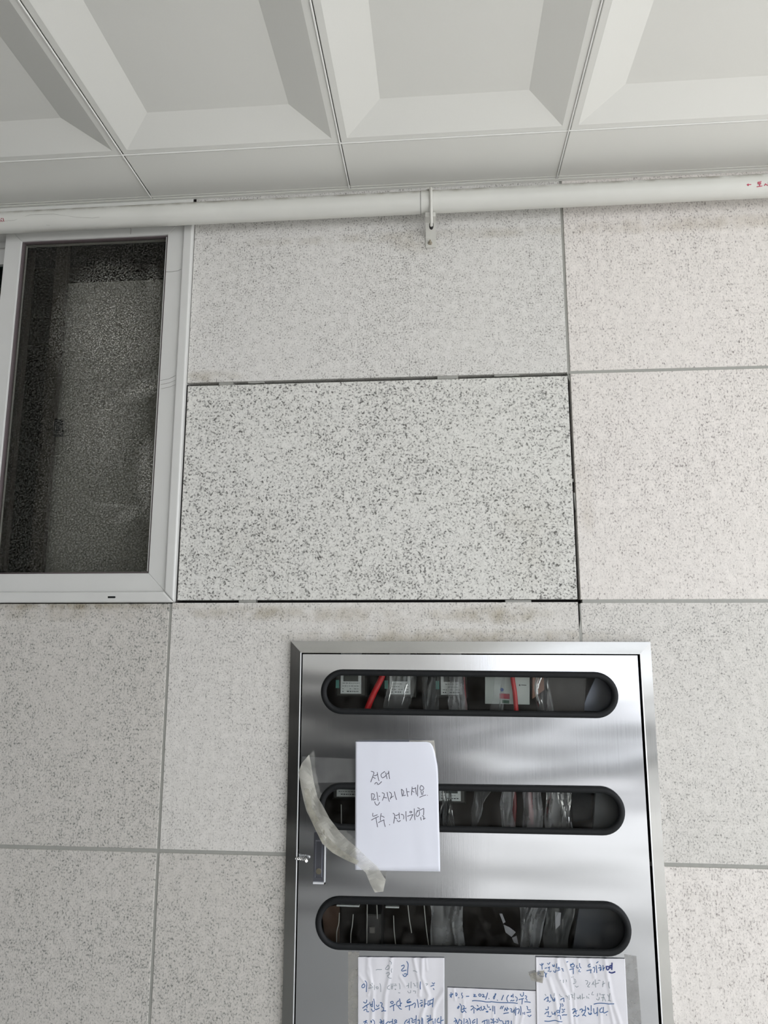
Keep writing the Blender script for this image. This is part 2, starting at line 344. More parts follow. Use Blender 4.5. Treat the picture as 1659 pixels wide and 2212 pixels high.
ds = MB(); a = at(233, 1291, -.0132); b = at(250, 1289, -.0132); zc = (a.z+b.z)/2
ds.prism([(a.x, zc-.0022), (b.x-.002, zc-.0022), (b.x, zc), (b.x-.002, zc+.0022), (a.x, zc+.0022)], -.0136, -.011)
adopt(ds.build('drain_slot', GASK), ow)
SX0, SX1, SZ0, SZ1 = -1.1030, -.6322, 1.6848, 2.625
sash = frame4(SX0, SX1, SZ0, SZ1, .0425, .0415, .0425, .044, -.006, .024, 'sash', UPVC, win)
gk = frame4(SX0+.0425, SX1-.0415, SZ0+.0425, SZ1-.044, .0035, .0045, .0035, .003, -.001, .012, 'gasket', M('grey_window_gasket', srgb(90, 80, 82), .5), win, gap=0)
bd = MB(); bd.box(SX1-.0475, SX1-.0458, -.0015, .010, SZ0+.047, SZ1-.048); adopt(bd.build('glazing_bead', UPVC), win)
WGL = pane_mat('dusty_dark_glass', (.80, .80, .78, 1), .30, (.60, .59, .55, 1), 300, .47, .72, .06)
_nt = WGL.node_tree; _N = _nt.nodes.new; _L = _nt.links.new      # pale reflection patches painted in by thickening the dust
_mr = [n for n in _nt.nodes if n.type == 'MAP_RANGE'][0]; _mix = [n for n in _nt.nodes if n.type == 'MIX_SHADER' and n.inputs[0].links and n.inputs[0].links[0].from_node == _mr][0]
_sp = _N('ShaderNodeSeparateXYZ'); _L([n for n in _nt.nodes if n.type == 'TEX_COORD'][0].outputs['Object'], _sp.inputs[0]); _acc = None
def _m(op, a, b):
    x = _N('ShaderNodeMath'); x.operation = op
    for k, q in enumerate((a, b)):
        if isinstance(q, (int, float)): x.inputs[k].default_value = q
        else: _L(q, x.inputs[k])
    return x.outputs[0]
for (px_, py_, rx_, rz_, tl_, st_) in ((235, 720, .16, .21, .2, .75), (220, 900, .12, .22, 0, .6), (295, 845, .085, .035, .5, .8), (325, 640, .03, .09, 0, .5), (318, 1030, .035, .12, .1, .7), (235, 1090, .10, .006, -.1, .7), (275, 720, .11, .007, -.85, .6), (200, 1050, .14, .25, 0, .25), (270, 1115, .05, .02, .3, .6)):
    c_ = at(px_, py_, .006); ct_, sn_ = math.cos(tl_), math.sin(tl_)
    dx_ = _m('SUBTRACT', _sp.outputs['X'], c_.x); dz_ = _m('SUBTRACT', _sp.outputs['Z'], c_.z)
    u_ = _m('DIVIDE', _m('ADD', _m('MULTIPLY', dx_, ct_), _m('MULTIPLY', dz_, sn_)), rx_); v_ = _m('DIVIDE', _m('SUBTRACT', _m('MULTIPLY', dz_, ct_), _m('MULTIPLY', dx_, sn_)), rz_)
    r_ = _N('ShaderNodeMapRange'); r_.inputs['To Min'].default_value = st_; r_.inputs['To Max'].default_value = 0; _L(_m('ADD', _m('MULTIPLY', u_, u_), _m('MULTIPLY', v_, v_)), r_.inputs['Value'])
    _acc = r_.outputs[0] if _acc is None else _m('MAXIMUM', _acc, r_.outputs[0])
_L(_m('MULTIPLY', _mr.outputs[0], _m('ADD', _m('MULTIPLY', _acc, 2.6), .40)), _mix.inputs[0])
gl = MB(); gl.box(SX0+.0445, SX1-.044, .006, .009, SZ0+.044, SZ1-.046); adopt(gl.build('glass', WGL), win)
# rear sash on the left track
rs = frame4(-2.07, -1.086, 1.690, 2.600, .045, .045, .045, .058, .034, .060, 'rear_sash', UPVC, win)
rg = MB(); rg.box(-2.03, -1.12, .045, .048, 1.73, 2.55); adopt(rg.build('rear_glass', pane_mat('green_dark_glass', (.20, .32, .29, 1), .03, scale=60)), win)
tr_ = MB(); tr_.box(-2.08, -.632, .026, .033, 2.585, 2.64); tr_.box(-2.08, -1.10, .0, .026, 2.600, 2.64); adopt(tr_.build('track', UPVC), win)
# inner fixed frame seen dimly, plus a board added for the pane's pale reflection
DARKF = M('brown_inner_frame', srgb(46, 41, 36), .6)
inf = MB()
for p0, p1 in (((64, 560), (72, 560)), ((124, 560), (148, 560))):
    xa = at(p0[0], 560, .075).x; xb = at(p1[0], 560, .075).x
    inf.box(xa, xb, .068, .085, 1.70, 2.62)
adopt(inf.build('inner_frame', DARKF), win)
lk = MB(); c = at(128, 925, .064); lk.box(c.x-.012, c.x+.010, .055, .069, c.z-.022, c.z+.022, bev=.004); adopt(lk.build('latch', GASK), win)
sb = MB(); a = at(146, 612, .11); b = at(420, 612, .11)
sb.box(a.x, b.x, .110, .116, 1.60, a.z)
board_mat = M('grey_reflection_board', srgb(140, 139, 134), .8, bump=(260, .1, .20))
adopt(sb.build('reflection_board', board_mat), win)
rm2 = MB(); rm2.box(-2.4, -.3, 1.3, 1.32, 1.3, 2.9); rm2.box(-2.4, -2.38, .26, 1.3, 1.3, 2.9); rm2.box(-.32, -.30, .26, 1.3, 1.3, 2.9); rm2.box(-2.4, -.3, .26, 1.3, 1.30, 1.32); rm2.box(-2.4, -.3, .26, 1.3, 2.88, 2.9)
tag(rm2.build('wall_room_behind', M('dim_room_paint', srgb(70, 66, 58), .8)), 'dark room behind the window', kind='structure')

# ---------------------------------------------------------------- gas pipe
PY, PZ, PR = -.0500, 2.606, .0258
PIPE = M('cream_pipe_paint', srgb(210, 210, 204), .38, bump=(9, .0, .07))
_nt = PIPE.node_tree; _p = _nt.nodes['Principled BSDF']; _prev = _p.inputs['Base Color'].links[0].from_socket
_t = _nt.nodes.new('ShaderNodeTexCoord'); _s = _nt.nodes.new('ShaderNodeSeparateXYZ'); _nt.links.new(_t.outputs['Object'], _s.inputs[0])
_r = _nt.nodes.new('ShaderNodeMapRange'); _r.inputs['From Min'].default_value = PZ+.006; _r.inputs['From Max'].default_value = PZ+.019; _nt.links.new(_s.outputs['Z'], _r.inputs['Value'])
_n = _nt.nodes.new('ShaderNodeTexNoise'); _n.inputs['Scale'].default_value = 26; _n.inputs['Detail'].default_value = 6; _nt.links.new(_t.outputs['Object'], _n.inputs['Vector'])
_q = _nt.nodes.new('ShaderNodeMapRange'); _q.inputs['From Min'].default_value = .38; _q.inputs['From Max'].default_value = .62; _q.inputs['To Max'].default_value = .85; _nt.links.new(_n.outputs[0], _q.inputs['Value'])
_k = _nt.nodes.new('ShaderNodeMath'); _k.operation = 'MULTIPLY'; _nt.links.new(_r.outputs[0], _k.inputs[0]); _nt.links.new(_q.outputs[0], _k.inputs[1])
_x = _nt.nodes.new('ShaderNodeMix'); _x.data_type = 'RGBA'; _nt.links.new(_k.outputs[0], _x.inputs['Factor']); _nt.links.new(_prev, _x.inputs['A']); _x.inputs['B'].default_value = srgb(112, 104, 84); _nt.links.new(_x.outputs['Result'], _p.inputs['Base Color'])
pp = MB(); pp.tube([(-3.2, PY, PZ-.002), (0, PY, PZ), (3.2, PY, PZ+.002)], PR, 48, caps=True)
pipe = pp.build('gas_pipe', PIPE, smooth=True)
tag(pipe, 'cream painted gas pipe running along the top of the wall under the ceiling', 'pipe')
cl = MB(); xa = at(909, 440, PY-PR).x; xb = at(943, 440, PY-PR).x; cl.tube([(xa, PY, PZ), (xb, PY, PZ)], PR+.0007, 48); cl.build('sleeve', PIPE, pipe, smooth=True)
cl = MB(); cl.tube([(xa-.0008, PY, PZ), (xa+.0002, PY, PZ)], PR+.0006, 48); cl.build('sleeve_seam', GASK, pipe, smooth=True)
# red lettering wrapped on the pipe
RED = M('red_marking_ink', srgb(196, 60, 90), .6)
RED2 = M('dark_red_marking_ink', srgb(140, 25, 50), .6)
def on_pipe(px, py):
    d = RT*((px-829.5)/F_PX) - UP*((py-1106)/F_PX) + fw
    a = d.y*d.y + d.z*d.z; oy = CAM.y-PY; oz = CAM.z-PZ; b = oy*d.y + oz*d.z; c = oy*oy+oz*oz-(PR+.0004)**2
    disc = max(b*b-a*c, 0); t = (-b-math.sqrt(disc))/a; return CAM + d*t
def ink_pipe(strokes, ox, oy, s, r, name, mat):
    mb = MB()
    for st in strokes:
        pts = [on_pipe(ox+x/s, oy+y/s) for x, y in st]; mb.tube(pts, r, 6)
    return mb.build(name, mat, pipe)
ink_pipe([[(1185, 615), (1280, 610)], [(1190, 615), (1220, 595)], [(1190, 615), (1222, 640)], [(1205, 605), (1210, 625)],
          [(1510, 545), (1430, 560), (1435, 600), (1505, 598)], [(1432, 578), (1500, 572)], [(1470, 600), (1475, 650)], [(1405, 662), (1530, 645)],
          [(1605, 590), (1580, 640)], [(1605, 600), (1650, 630)], [(1668, 560), (1668, 650)]], 1500, 340, 10.434, .0008, 'flow_lettering', RED)
ink_pipe([[(0, 930), (5, 1000), (5, 1085)], [(-25, 900), (-30, 1080)], [(-30, 990), (5, 985)], [(75, 860), (90, 920)], [(95, 970), (105, 1040), (140, 1080)], [(165, 860), (200, 920), (210, 1010), (235, 1070)]], 0, 440, 27.65, .0009, 'side_lettering', RED2)
# faint scratches on the pipe
ink_pipe([[(0, 478*2-880), (60, 952-880), (130, 928-880)], [(130, 928-880), (230, 925-880), (330, 938-880), (400, 942-880), (430, 938-880)], [(200, 972-880), (215, 974-880)]], 0, 440, 2.0, .00022, 'scratch', M('scratch_grey', srgb(120, 118, 110), .7))

# pipe clamp: U-bolt, bent strap, screw
clx = at(931, 450, PY-PR).x
clamp = empty('pipe_clamp', 'painted U-bolt and bent strap holding the pipe to the granite', 'pipe clamp', loc=(clx, 0, PZ-.11))
CLM = M('painted_clamp_metal', srgb(204, 203, 196), .4, bump=(60, .1, .08))
ub = MB(); rr = PR+.0038; ze = at(930, 484, -.055).z; pts = [(clx, PY+.020, PZ+rr)]
for k in range(9):
    a = math.pi/2 + math.pi*.56*k/8; pts.append((clx, PY+rr*math.cos(a), PZ+rr*math.sin(a)))
pts += [(clx, -.066, PZ-PR+.002), (clx, -.056, ze+.003), (clx, -.048, ze)]
ub.tube(pts, .0038, 12); adopt(ub.build('u_bolt', CLM, smooth=True), clamp)
xl = at(919.5, 500, -.02).x; xr = at(941.5, 500, -.02).x
z_bot = at(930, 535, -.003).z; z_bend = at(930, 515, -.003).z; z_top = PZ-PR-.003
st = MB(); prof = [(-.0005, z_bot), (-.0005, z_bend), (-.030, z_bend+.024), (-.050, z_top-.010), (-.052, z_top)]
vs = []
for (y, z) in prof: vs += [(xl, y-.0025, z), (xr, y-.0025, z), (xr, y, z), (xl, y, z)]
fs = [(i*4+k, i*4+(k+1) % 4, i*4+4+(k+1) % 4, i*4+4+k) for i in range(4) for k in range(4)] + [(0, 1, 2, 3), (16, 17, 18, 19)]
st.add(vs, fs); adopt(st.build('strap', CLM), clamp)
sg = MB(); sg.prism([(clx+.0052*math.cos(a_), ze+.003+.0085*math.sin(a_)) for a_ in [math.pi*k/8 for k in range(16)]], -.0475, -.040); adopt(sg.build('strap_slot', DARKGAP), clamp)
scw = MB(); c = at(929, 524, -.005); scw.tube([(c.x, -.003, c.z), (c.x, -.0065, c.z)], [.0058, .0046], 6); scw.tube([(c.x, -.0065, c.z), (c.x, -.014, c.z+.001)], [.0028, .0020], 8); adopt(scw.build('screw', M('weathered_screw', srgb(150, 142, 126), .5)), clamp)
nt_ = MB(); nt_.box(clx-.0095, clx-.0035, PY-.010, PY+.02, PZ+PR+.001, PZ+PR+.0075); adopt(nt_.build('tab', CLM), clamp)

# ---------------------------------------------------------------- meter cabinet
def steel(name, base, rough, wav=.0, brushed=True):
    m = bpy.data.materials.new(name); m.use_nodes = True; nt = m.node_tree; N = nt.nodes.new; L = nt.links.new; p = nt.nodes['Principled BSDF']
    p.inputs['Metallic'].default_value = 1; p.inputs['Base Color'].default_value = base
    t = N('ShaderNodeTexCoord'); mp = N('ShaderNodeMapping'); mp.inputs['Scale'].default_value = (900, 900, 6); L(t.outputs['Object'], mp.inputs[0])
    n = N('ShaderNodeTexNoise'); n.inputs['Scale'].default_value = 1; n.inputs['Detail'].default_value = 2; L(mp.outputs[0], n.inputs[0])
    mr = N('ShaderNodeMapRange'); mr.inputs['To Min'].default_value = rough*.85; mr.inputs['To Max'].default_value = rough*1.2; L(n.outputs[0], mr.inputs['Value']); L(mr.outputs[0], p.inputs['Roughness'])
    b = N('ShaderNodeBump'); b.inputs['Strength'].default_value = .035; b.inputs['Distance'].default_value = .001; L(n.outputs[0], b.inputs['Height'])
    mp2 = N('ShaderNodeMapping'); mp2.inputs['Scale'].default_value = (1.1, 1, 3.4); L(t.outputs['Object'], mp2.inputs[0])
    n2 = N('ShaderNodeTexNoise'); n2.inputs['Scale'].default_value = 1.4; n2.inputs['Detail'].default_value = 1.5; L(mp2.outputs[0], n2.inputs[0])
    b2 = N('ShaderNodeBump'); b2.inputs['Strength'].default_value = wav; b2.inputs['Distance'].default_value = .04; L(n2.outputs[0], b2.inputs['Height']); L(b.outputs[0], b2.inputs['Normal']); L(b2.outputs[0], p.inputs['Normal'])
    return m
ST = steel('brushed_stainless', (.50, .51, .53, 1), .17, .30)
STF = steel('frame_stainless', (.34, .34, .33, 1), .18, .25)
cab = empty('meter_cabinet', 'stainless steel electric meter cabinet with three long oval windows set in the wall', 'meter cabinet', loc=((BX0+BX1)/2, 0, BZ0))
OL, OR, OT, OB = -.3345, .4470, 1.5735, .50
IL, IR, IT = -.3115, .4245, 1.5500
fr = MB()
yo, yi = -.0130, -.0165           # outer and inner lip heights of the sloping frame face
fl_ = [(OL, OB), (OR, OB), (OR, OT), (OL, OT)]; fi = [(IL, OB+.022), (IR, OB+.022), (IR, IT), (IL, IT)]
vs = [(x, .002, z) for x, z in fl_] + [(x, yo, z) for x, z in fl_] + [(x, yi, z) for x, z in fi] + [(x+dx, yi, z+dz) for (x, z), dx, dz in zip(fi, (.0022, -.0022, -.0022, .0022), (.002, .002, -.002, -.002))] + [(x+dx, .012, z+dz) for (x, z), dx, dz in zip(fi, (.0022, -.0022, -.0022, .0022), (.002, .002, -.002, -.002))]
fs = [(k*4+j, k*4+(j+1) % 4, (k+1)*4+(j+1) % 4, (k+1)*4+j) for k in range(4) for j in range(4)]
fr.add(vs, fs); adopt(fr.build('frame', STF), cab)
LIP = M('lip_glint', (.90, .91, .92, 1), .45, .6)  # inner lip made brighter to paint in its specular line
for x_ in (IL+.0003, IR-.0019):
    lp = MB(); lp.box(x_, x_+.0022, yi-.0010, yi+.001, OB+.022, IT-.001); adopt(lp.build('frame_lip', LIP), cab)
bx = MB(); e = .004
bx.box(BX0+.003, BX1-.003, .20, .204, BZ0, BZ1-.003)
bx.box(BX0+.001, BX0+.004, .003, .204, BZ0, BZ1-.003); bx.box(BX1-.004, BX1-.001, .003, .204, BZ0, BZ1-.003); bx.box(BX0, BX1, .003, .204, BZ1-.006, BZ1-.003); bx.box(BX0, BX1, .003, .204, BZ0, BZ0+.003)
adopt(bx.build('box_body', M('dull_inner_steel', srgb(44, 36, 30), .6, .3)), cab)
# door sheet with three stadium holes
DX0, DX1, DZ0, DZ1 = IL+.0048, IR-.0062, OB+.03, IT-.0050
DY = -.0125
SLOTS = [(.0545, 1.4637, .3185, .0475, -.004), (.0545, 1.2284, .3195, .0475, .004), (.0530, 1.0008, .3212, .0502, .012)]
def stadium(cx, cz, hl, hh, tilt, off=0.0, n=20):
    pts = []; h = hh+off; l = hl - hh
    for k in range(n+1): a = -math.pi/2 + math.pi*k/n; pts.append((l + h*math.cos(a), h*math.sin(a)))
    for k in range(n+1): a = math.pi/2 + math.pi*k/n; pts.append((-l + h*math.cos(a), h*math.sin(a)))
    ct, st_ = math.cos(tilt), math.sin(tilt)
    return [(cx + x*ct - z*st_, cz + x*st_ + z*ct) for x, z in pts]
me = bpy.data.curves.new('door_curve', 'CURVE'); me.dimensions = '2D'; me.fill_mode = 'BOTH'; me.extrude = .0018
def spl(pts):
    s = me.splines.new('POLY'); s.points.add(len(pts)-1)
    for p_, q in zip(s.points, pts): p_.co = (q[0], q[1], 0, 1)
    s.use_cyclic_u = True
spl([(DX0, DZ0), (DX1, DZ0), (DX1, DZ1), (DX0, DZ1)])
for s_ in SLOTS: spl(stadium(*s_, off=-.005)[::-1])
tmp = bpy.data.objects.new('door_tmp', me); C.objects.link(tmp)
dg = bpy.context.evaluated_depsgraph_get(); dme = bpy.data.meshes.new_from_object(tmp.evaluated_get(dg)); bpy.data.objects.remove(tmp)
dme.transform(Matrix(((1, 0, 0, 0), (0, 0, -1, 0), (0, 1, 0, 0), (0, 0, 0, 1)))); dme.transform(Matrix.Translation((0, DY+.0018, 0)))
dme.materials.clear(); dme.materials.append(ST); dme.name = 'door'
bm = bmesh.new(); bm.from_mesh(dme); bmesh.ops.recalc_face_normals(bm, faces=bm.faces); bm.to_mesh(dme); bm.free()
door = bpy.data.objects.new('door', dme); C.objects.link(door); adopt(door, cab)
PANE = pane_mat('clear_acrylic', (.92, .93, .92, 1), .025, (.5, .48, .45, 1), 40, .45, .8, .10, .04)
for k, s_ in enumerate(SLOTS):
    g = MB(); n = 12; rings = []
    for j in range(n):
        a = 2*math.pi*j/n; off = -.0062 + .0066*math.cos(a); yy = DY - .0035 - .0055*max(math.sin(a), -.8)
        rings.append([(x, yy, z) for x, z in stadium(*s_, off=off)])
    L_ = len(rings[0]); vs = [v for r in rings for v in r]
    fs = [(j*L_+i, j*L_+(i+1) % L_, ((j+1) % n)*L_+(i+1) % L_, ((j+1) % n)*L_+i) for j in range(n) for i in range(L_)]
    g.add(vs, fs); go = adopt(g.build('window_gasket', GASK, smooth=True), door); go.matrix_parent_inverse = Matrix.Identity(4)
    pn = MB(); pn.prism(stadium(*s_, off=-.008), -.0095, -.0075); po = adopt(pn.build('window_pane', PANE), door); po.matrix_parent_inverse = Matrix.Identity(4)
# door handle (recessed paddle lock)
CHR = M('chrome_glint', (.86, .88, .90, 1), .4, .5); CHRD = M('chrome_dark', (.30, .31, .36, 1), .2, 1.0)  # bright rim and dark face put the handle's reflections into two colours
def dpart(mb, name, mat, smooth=False, parent=None):
    o = mb.build(name, mat, smooth=smooth); o.parent = parent or door; o.matrix_parent_inverse = Matrix.Identity(4)
    return o
a = at(678.5, 1797, DY); b = at(702.5, 1909, DY); hx0, hx1, hz1, hz0 = a.x, b.x, a.z, b.z
h = MB(); t_ = .0022
h.box(hx1-t_, hx1, DY-.004, DY, hz0, hz1); h.box(hx0, hx1, DY-.004, DY, hz0, hz0+.0035); 
ho = dpart(h, 'handle', CHR)
h = MB(); h.box(hx0, hx1-t_, DY-.0008, DY, hz0+.0035, hz1); dpart(h, 'handle_recess', CHRD, parent=ho)
h = MB(); h.box(hx0+.0035, hx1-t_-.0035, DY-.0032, DY-.0008, hz0+.012, hz1-.016, bev=.002); dpart(h, 'lever', CHRD, parent=ho)
h = MB(); c = at(689, 1881, DY); h.tube([(c.x, DY-.003, c.z), (c.x, DY-.0045, c.z)], .0058, 20); h.box(c.x-.0008, c.x+.0008, DY-.0052, DY-.0045, c.z-.003, c.z+.003); dpart(h, 'keyhole', M('worn_brass', (.25, .23, .18, 1), .4, 1.0), parent=ho)

# ---------------------------------------------------------------- inside the cabinet
BODY = M('meter_grey_housing', srgb(46, 45, 42), .4); LBL = M('meter_label_white', srgb(205, 208, 206), .5, bump=(200, 0, .15)); LCD = M('meter_display', srgb(36, 44, 42), .25); TEAL = M('teal_tab', srgb(60, 120, 110), .5)
INKD = M('label_print', srgb(70, 72, 74), .6)
YM = .045
def meter(pxc, top_py, bot_py, hw, row):
    c = at(pxc, (top_py+bot_py)/2, YM); w_ = hw; zt = at(pxc, top_py, YM).z; zb = at(pxc, bot_py, YM).z
    m_ = empty('electricity_meter', loc=(c.x, YM, zb-.02))
    def P(mb, name, mat): return adopt(mb.build(name, mat), m_)
    q = MB(); q.box(c.x-w_-.012, c.x+w_+.012, YM+.006, YM+.08, zb-.008, zt+.11, bev=.004); P(q, 'housing', BODY)
    q = MB(); q.box(c.x-w_, c.x+w_, YM, YM+.0055, zb, zt+.075); P(q, 'label_plate', LBL)
    q = MB(); q.box(c.x-w_*.72, c.x+w_*.72, YM-.0015, YM-.0001, zt-.010, zt+.03); P(q, 'display', LCD)
    q = MB()
    for r_ in range(4):
        z = zb + .004 + r_*.0062; x = c.x-w_*.82
        while x < c.x+w_*.8:
            l = random.uniform(.002, .006)
            if random.random() < .8: q.box(x, min(x+l, c.x+w_*.85), YM-.0004, YM-.0001, z, z+(.0022 if r_ == 0 else .0012))
            x += l+.0016
    P(q, 'printed_lines', INKD)
    q = MB(); q.box(c.x-w_-.0115, c.x-w_-.004, YM+.001, YM+.0055, zb+.012, zb+.03); P(q, 'side_tab', TEAL)
    return m_
MET = [(758, 1462, 1498.5, .0235), (864, 1462, 1500, .0235), (975, 1463, 1501, .0235)]
labs = ['grey electricity meter with white label at the left end of the top window',
        'grey electricity meter with white label behind plastic, second from left in the top window',
        'grey electricity meter with white label behind pale plastic folds, third in the top window']
for (px_, a_, b_, hw_), lb in zip(MET, labs):
    tag(meter(px_, a_, b_, hw_, 0), lb, 'electric meter', 'electricity meters inside the cabinet')
for px_, a_, b_, lb in ((750, 1695, 1721, 'dim electricity meter left of the handwritten notice in the middle window'), (972, 1703, 1730, 'electricity meter with grey label right of the handwritten notice in the middle window')):
    tag(meter(px_, a_, b_, .0235, 1), lb, 'electric meter', 'electricity meters inside the cabinet')
# white card meter on the right of the top window
def quad(mb, pl, y, th=.0015): mb.prism([(at(x, z, y).x, at(x, z, y).z) for x, z in pl], y, y+th)
cm = empty('meter_card', 'white printed card with blue dot and red block in the top window', 'card', loc=(at(1096, 1530, YM).x, YM, at(1096, 1530, YM).z))
q = MB(); quad(q, [(1048, 1440), (1144, 1442), (1144, 1522), (1048, 1520)], YM, .004); adopt(q.build('card_sheet', M('card_white', srgb(190, 196, 192), .5)), cm)
q = MB(); c = at(1084, 1490, YM-.001); q.tube([(c.x, YM-.0008, c.z), (c.x, YM-.0002, c.z)], .004, 16); adopt(q.build('blue_dot', M('blue_print', srgb(50, 80, 150), .5)), cm)
q = MB(); quad(q, [(1079, 1498), (1101, 1499), (1101, 1510), (1079, 1509)], YM-.0009, .0005); adopt(q.build('red_block', M('red_print', srgb(170, 50, 70), .5)), cm)
q = MB(); quad(q, [(1085, 1512), (1100, 1513), (1100, 1520), (1085, 1519)], YM-.0009, .0005); adopt(q.build('green_block', M('green_print', srgb(50, 90, 70), .5)), cm)
q = MB(); c = at(1122.5, 1480, YM); q.tube([(c.x, YM-.0008, c.z), (c.x, YM-.0002, c.z)], .0018, 12); quad(q, [(1126, 1479), (1137, 1479.5), (1137, 1481), (1126, 1480.5)], YM-.0009, .0005); adopt(q.build('small_print', INKD), cm)
def cable(pts, r, y, name, mat, lab, cat, group=None):
    mb = MB(); P_ = [at(px_, py_, y + (dy if dy else 0)) for px_, py_, dy in pts]; out = []
    for i in range(len(P_)-1):
        for k in range(6): out.append(P_[i].lerp(P_[i+1], k/6))
    out.append(P_[-1])
    for _ in range(3): out = [out[0]] + [(out[i-1]+out[i]*2+out[i+1])/4 for i in range(1, len(out)-1)] + [out[-1]]
    mb.tube(out, r, 10); return tag(mb.build(name, mat, smooth=True), lab, cat, group)
REDC = M('red_cable_sheath', srgb(190, 30, 36), .4)
cable([(832, 1430, 0), (826, 1462, 0), (806, 1500, 0), (788, 1545, 0), (778, 1570, 0)], .0068, .028, 'cable', REDC, 'thick red cable slanting between the first two meters', 'cable', 'cables inside the cabinet')
cable([(1104, 1430, 0), (1107, 1465, 0), (1112, 1495, 0), (1116, 1545, 0)], .0052, .030, 'cable', REDC, 'red cable hanging over the white card', 'cable', 'cables inside the cabinet')
cable([(1001, 1440, 0), (1003, 1480, 0), (1008, 1545, 0)], .0022, .036, 'cable', M('dark_red_cable_sheath', srgb(120, 30, 36), .4), 'thin dark red cable right of the third meter', 'cable', 'cables inside the cabinet')
GREYC = M('grey_wire', srgb(165, 162, 158), .5)
for pts, lb in (([(733, 1972, 0), (732, 1995, 0), (727, 2012, 0), (727, 2050, 0)], 'pale wire at the left end of the bottom window'),
                ([(763, 1975, 0), (761, 2000, 0), (758, 2015, 0), (757, 2050, 0)], 'second pale wire from the left in the bottom window'),
                ([(793, 1950, 0), (793, 1975, 0), (792, 2050, 0)], 'thin straight wire left of the switch in the bottom window'),
                ([(814, 1955, 0), (815, 1985, 0)], 'short pale wire above the switch in the bottom window'),
                ([(850, 1978, 0), (851, 2010, 0), (855, 2045, 0)], 'pale wire right of the switch in the bottom window'),
                ([(881, 1955, 0), (884, 1985, 0), (889, 2015, 0)], 'pale slanting wire near the middle of the bottom window'),
                ([(916, 1955, 0), (920, 2000, 0), (926, 2045, 0)], 'bright wire beside the plastic film in the bottom window'),
                ([(737, 1738, 0), (738, 1800, 0)], 'thin wire left of the handwritten notice in the middle window')):
    cable(pts, .0011, .03, 'wire', GREYC, lb, 'wire', 'pale wires inside the cabinet')
br = empty('breaker', 'dark circuit breaker in the bottom window', 'circuit breaker', loc=at(806, 2040, .05))
q = MB(); a = at(790, 1975, .05); b = at(823, 2060, .05); q.box(a.x, b.x, .05, .12, b.z, a.z, bev=.003); adopt(q.build('housing', M('breaker_black', srgb(58, 56, 55), .5)), br)
q = MB(); c = at(804, 2005, .05); q.box(c.x-.006, c.x+.006, .043, .050, c.z-.008, c.z+.004, bev=.001); adopt(q.build('toggle', M('breaker_grey', srgb(110, 106, 102), .5)), br)
for p0, p1, lb in (((727, 1956), (776, 1958), 'thin white rail at the top left of the bottom window'), ((833, 1959), (862, 1961), 'short white rail at the top of the bottom window')):
    q = MB(); a = at(*p0, .02); b = at(*p1, .02); q.box(a.x, b.x, .02, .03, (a.z+b.z)/2-.0015, (a.z+b.z)/2+.0015); tag(q.build('rail', LBL), lb, 'rail')
# clear plastic films hung over the meters: crumpled strips
FILM = film('crumpled_clear_film', (.75, .76, .80, 1), .14, .16, 30, .30)
FILM2 = film('milky_film', (.8, .8, .84, 1), .34, .2, 24, .34)
def sheet(poly, y, amp, seed, name, mat, lab, cat, nx=26, nz=10):
    """poly: four pixel corners (top-left, top-right, bottom-right, bottom-left) on plane y"""
    P_ = [at(px_, py_, y) for px_, py_ in poly]; mb = MB(); vs = []
    for j in range(nz+1):
        for i in range(nx+1):
            u = i/nx; v = j/nz; p_ = (P_[0].lerp(P_[1], u)).lerp(P_[3].lerp(P_[2], u), v)
            n1 = noise.noise(Vector((u*5+v*1.2+seed, v*.8, seed*3.1))); n2 = noise.noise(Vector((u*14+seed, v*1.5, seed)))
            n3 = noise.noise(Vector((u*3.1+seed, v*2.2, seed*1.7))); p_ = p_ + Vector((n3*.010, (abs(n1)*1.6-.4)*amp*1.5 + n2*amp*.12, 0)); vs.append(p_)
    mb.add(vs, [(j*(nx+1)+i, j*(nx+1)+i+1, (j+1)*(nx+1)+i+1, (j+1)*(nx+1)+i) for j in range(nz) for i in range(nx)])
    o = mb.build(name, mat, smooth=True); return tag(o, lab, cat, 'clear plastic films inside the cabinet')
sheet([(838, 1440), (900, 1440), (880, 1560), (826, 1560)], .022, .006, 1, 'plastic_film', FILM, 'clear plastic film over the second meter', 'plastic film')
sheet([(908, 1440), (952, 1440), (944, 1560), (914, 1560)], .026, .006, 2, 'plastic_film', FILM, 'clear plastic film hanging between second and third meters', 'plastic film')
sheet([(966, 1440), (1002, 1440), (1008, 1560), (972, 1560)], .024, .006, 3, 'plastic_film', FILM2, 'milky plastic film over the third meter', 'plastic film')
sheet([(1066, 1440), (1096, 1440), (1086, 1560), (1058, 1560)], .026, .005, 4, 'plastic_film', FILM, 'clear plastic film over the white card', 'plastic film')
sheet([(1150, 1440), (1180, 1440), (1205, 1560), (1155, 1560)], .030, .006, 5, 'plastic_film', FILM, 'clear plastic film right of the white card', 'plastic film')
sheet([(952, 1690), (975, 1690), (985, 1810), (950, 1810)], .022, .006, 6, 'plastic_film', FILM, 'clear plastic film just right of the notice in the middle window', 'plastic film')
sheet([(1022, 1690), (1062, 1690), (1040, 1760), (1020, 1800)], .024, .006, 7, 'plastic_film', FILM, 'small crumpled film left of the centre of the middle window', 'plastic film')
sheet([(1084, 1690), (1112, 1690), (1112, 1810), (1086, 1810)], .022, .006, 8, 'plastic_film', FILM2, 'bright folded film in the centre of the middle window', 'plastic film')
sheet([(1132, 1690), (1170, 1690), (1168, 1810), (1126, 1810)], .024, .007, 9, 'plastic_film', FILM2, 'film over a red cable in the middle window', 'plastic film')
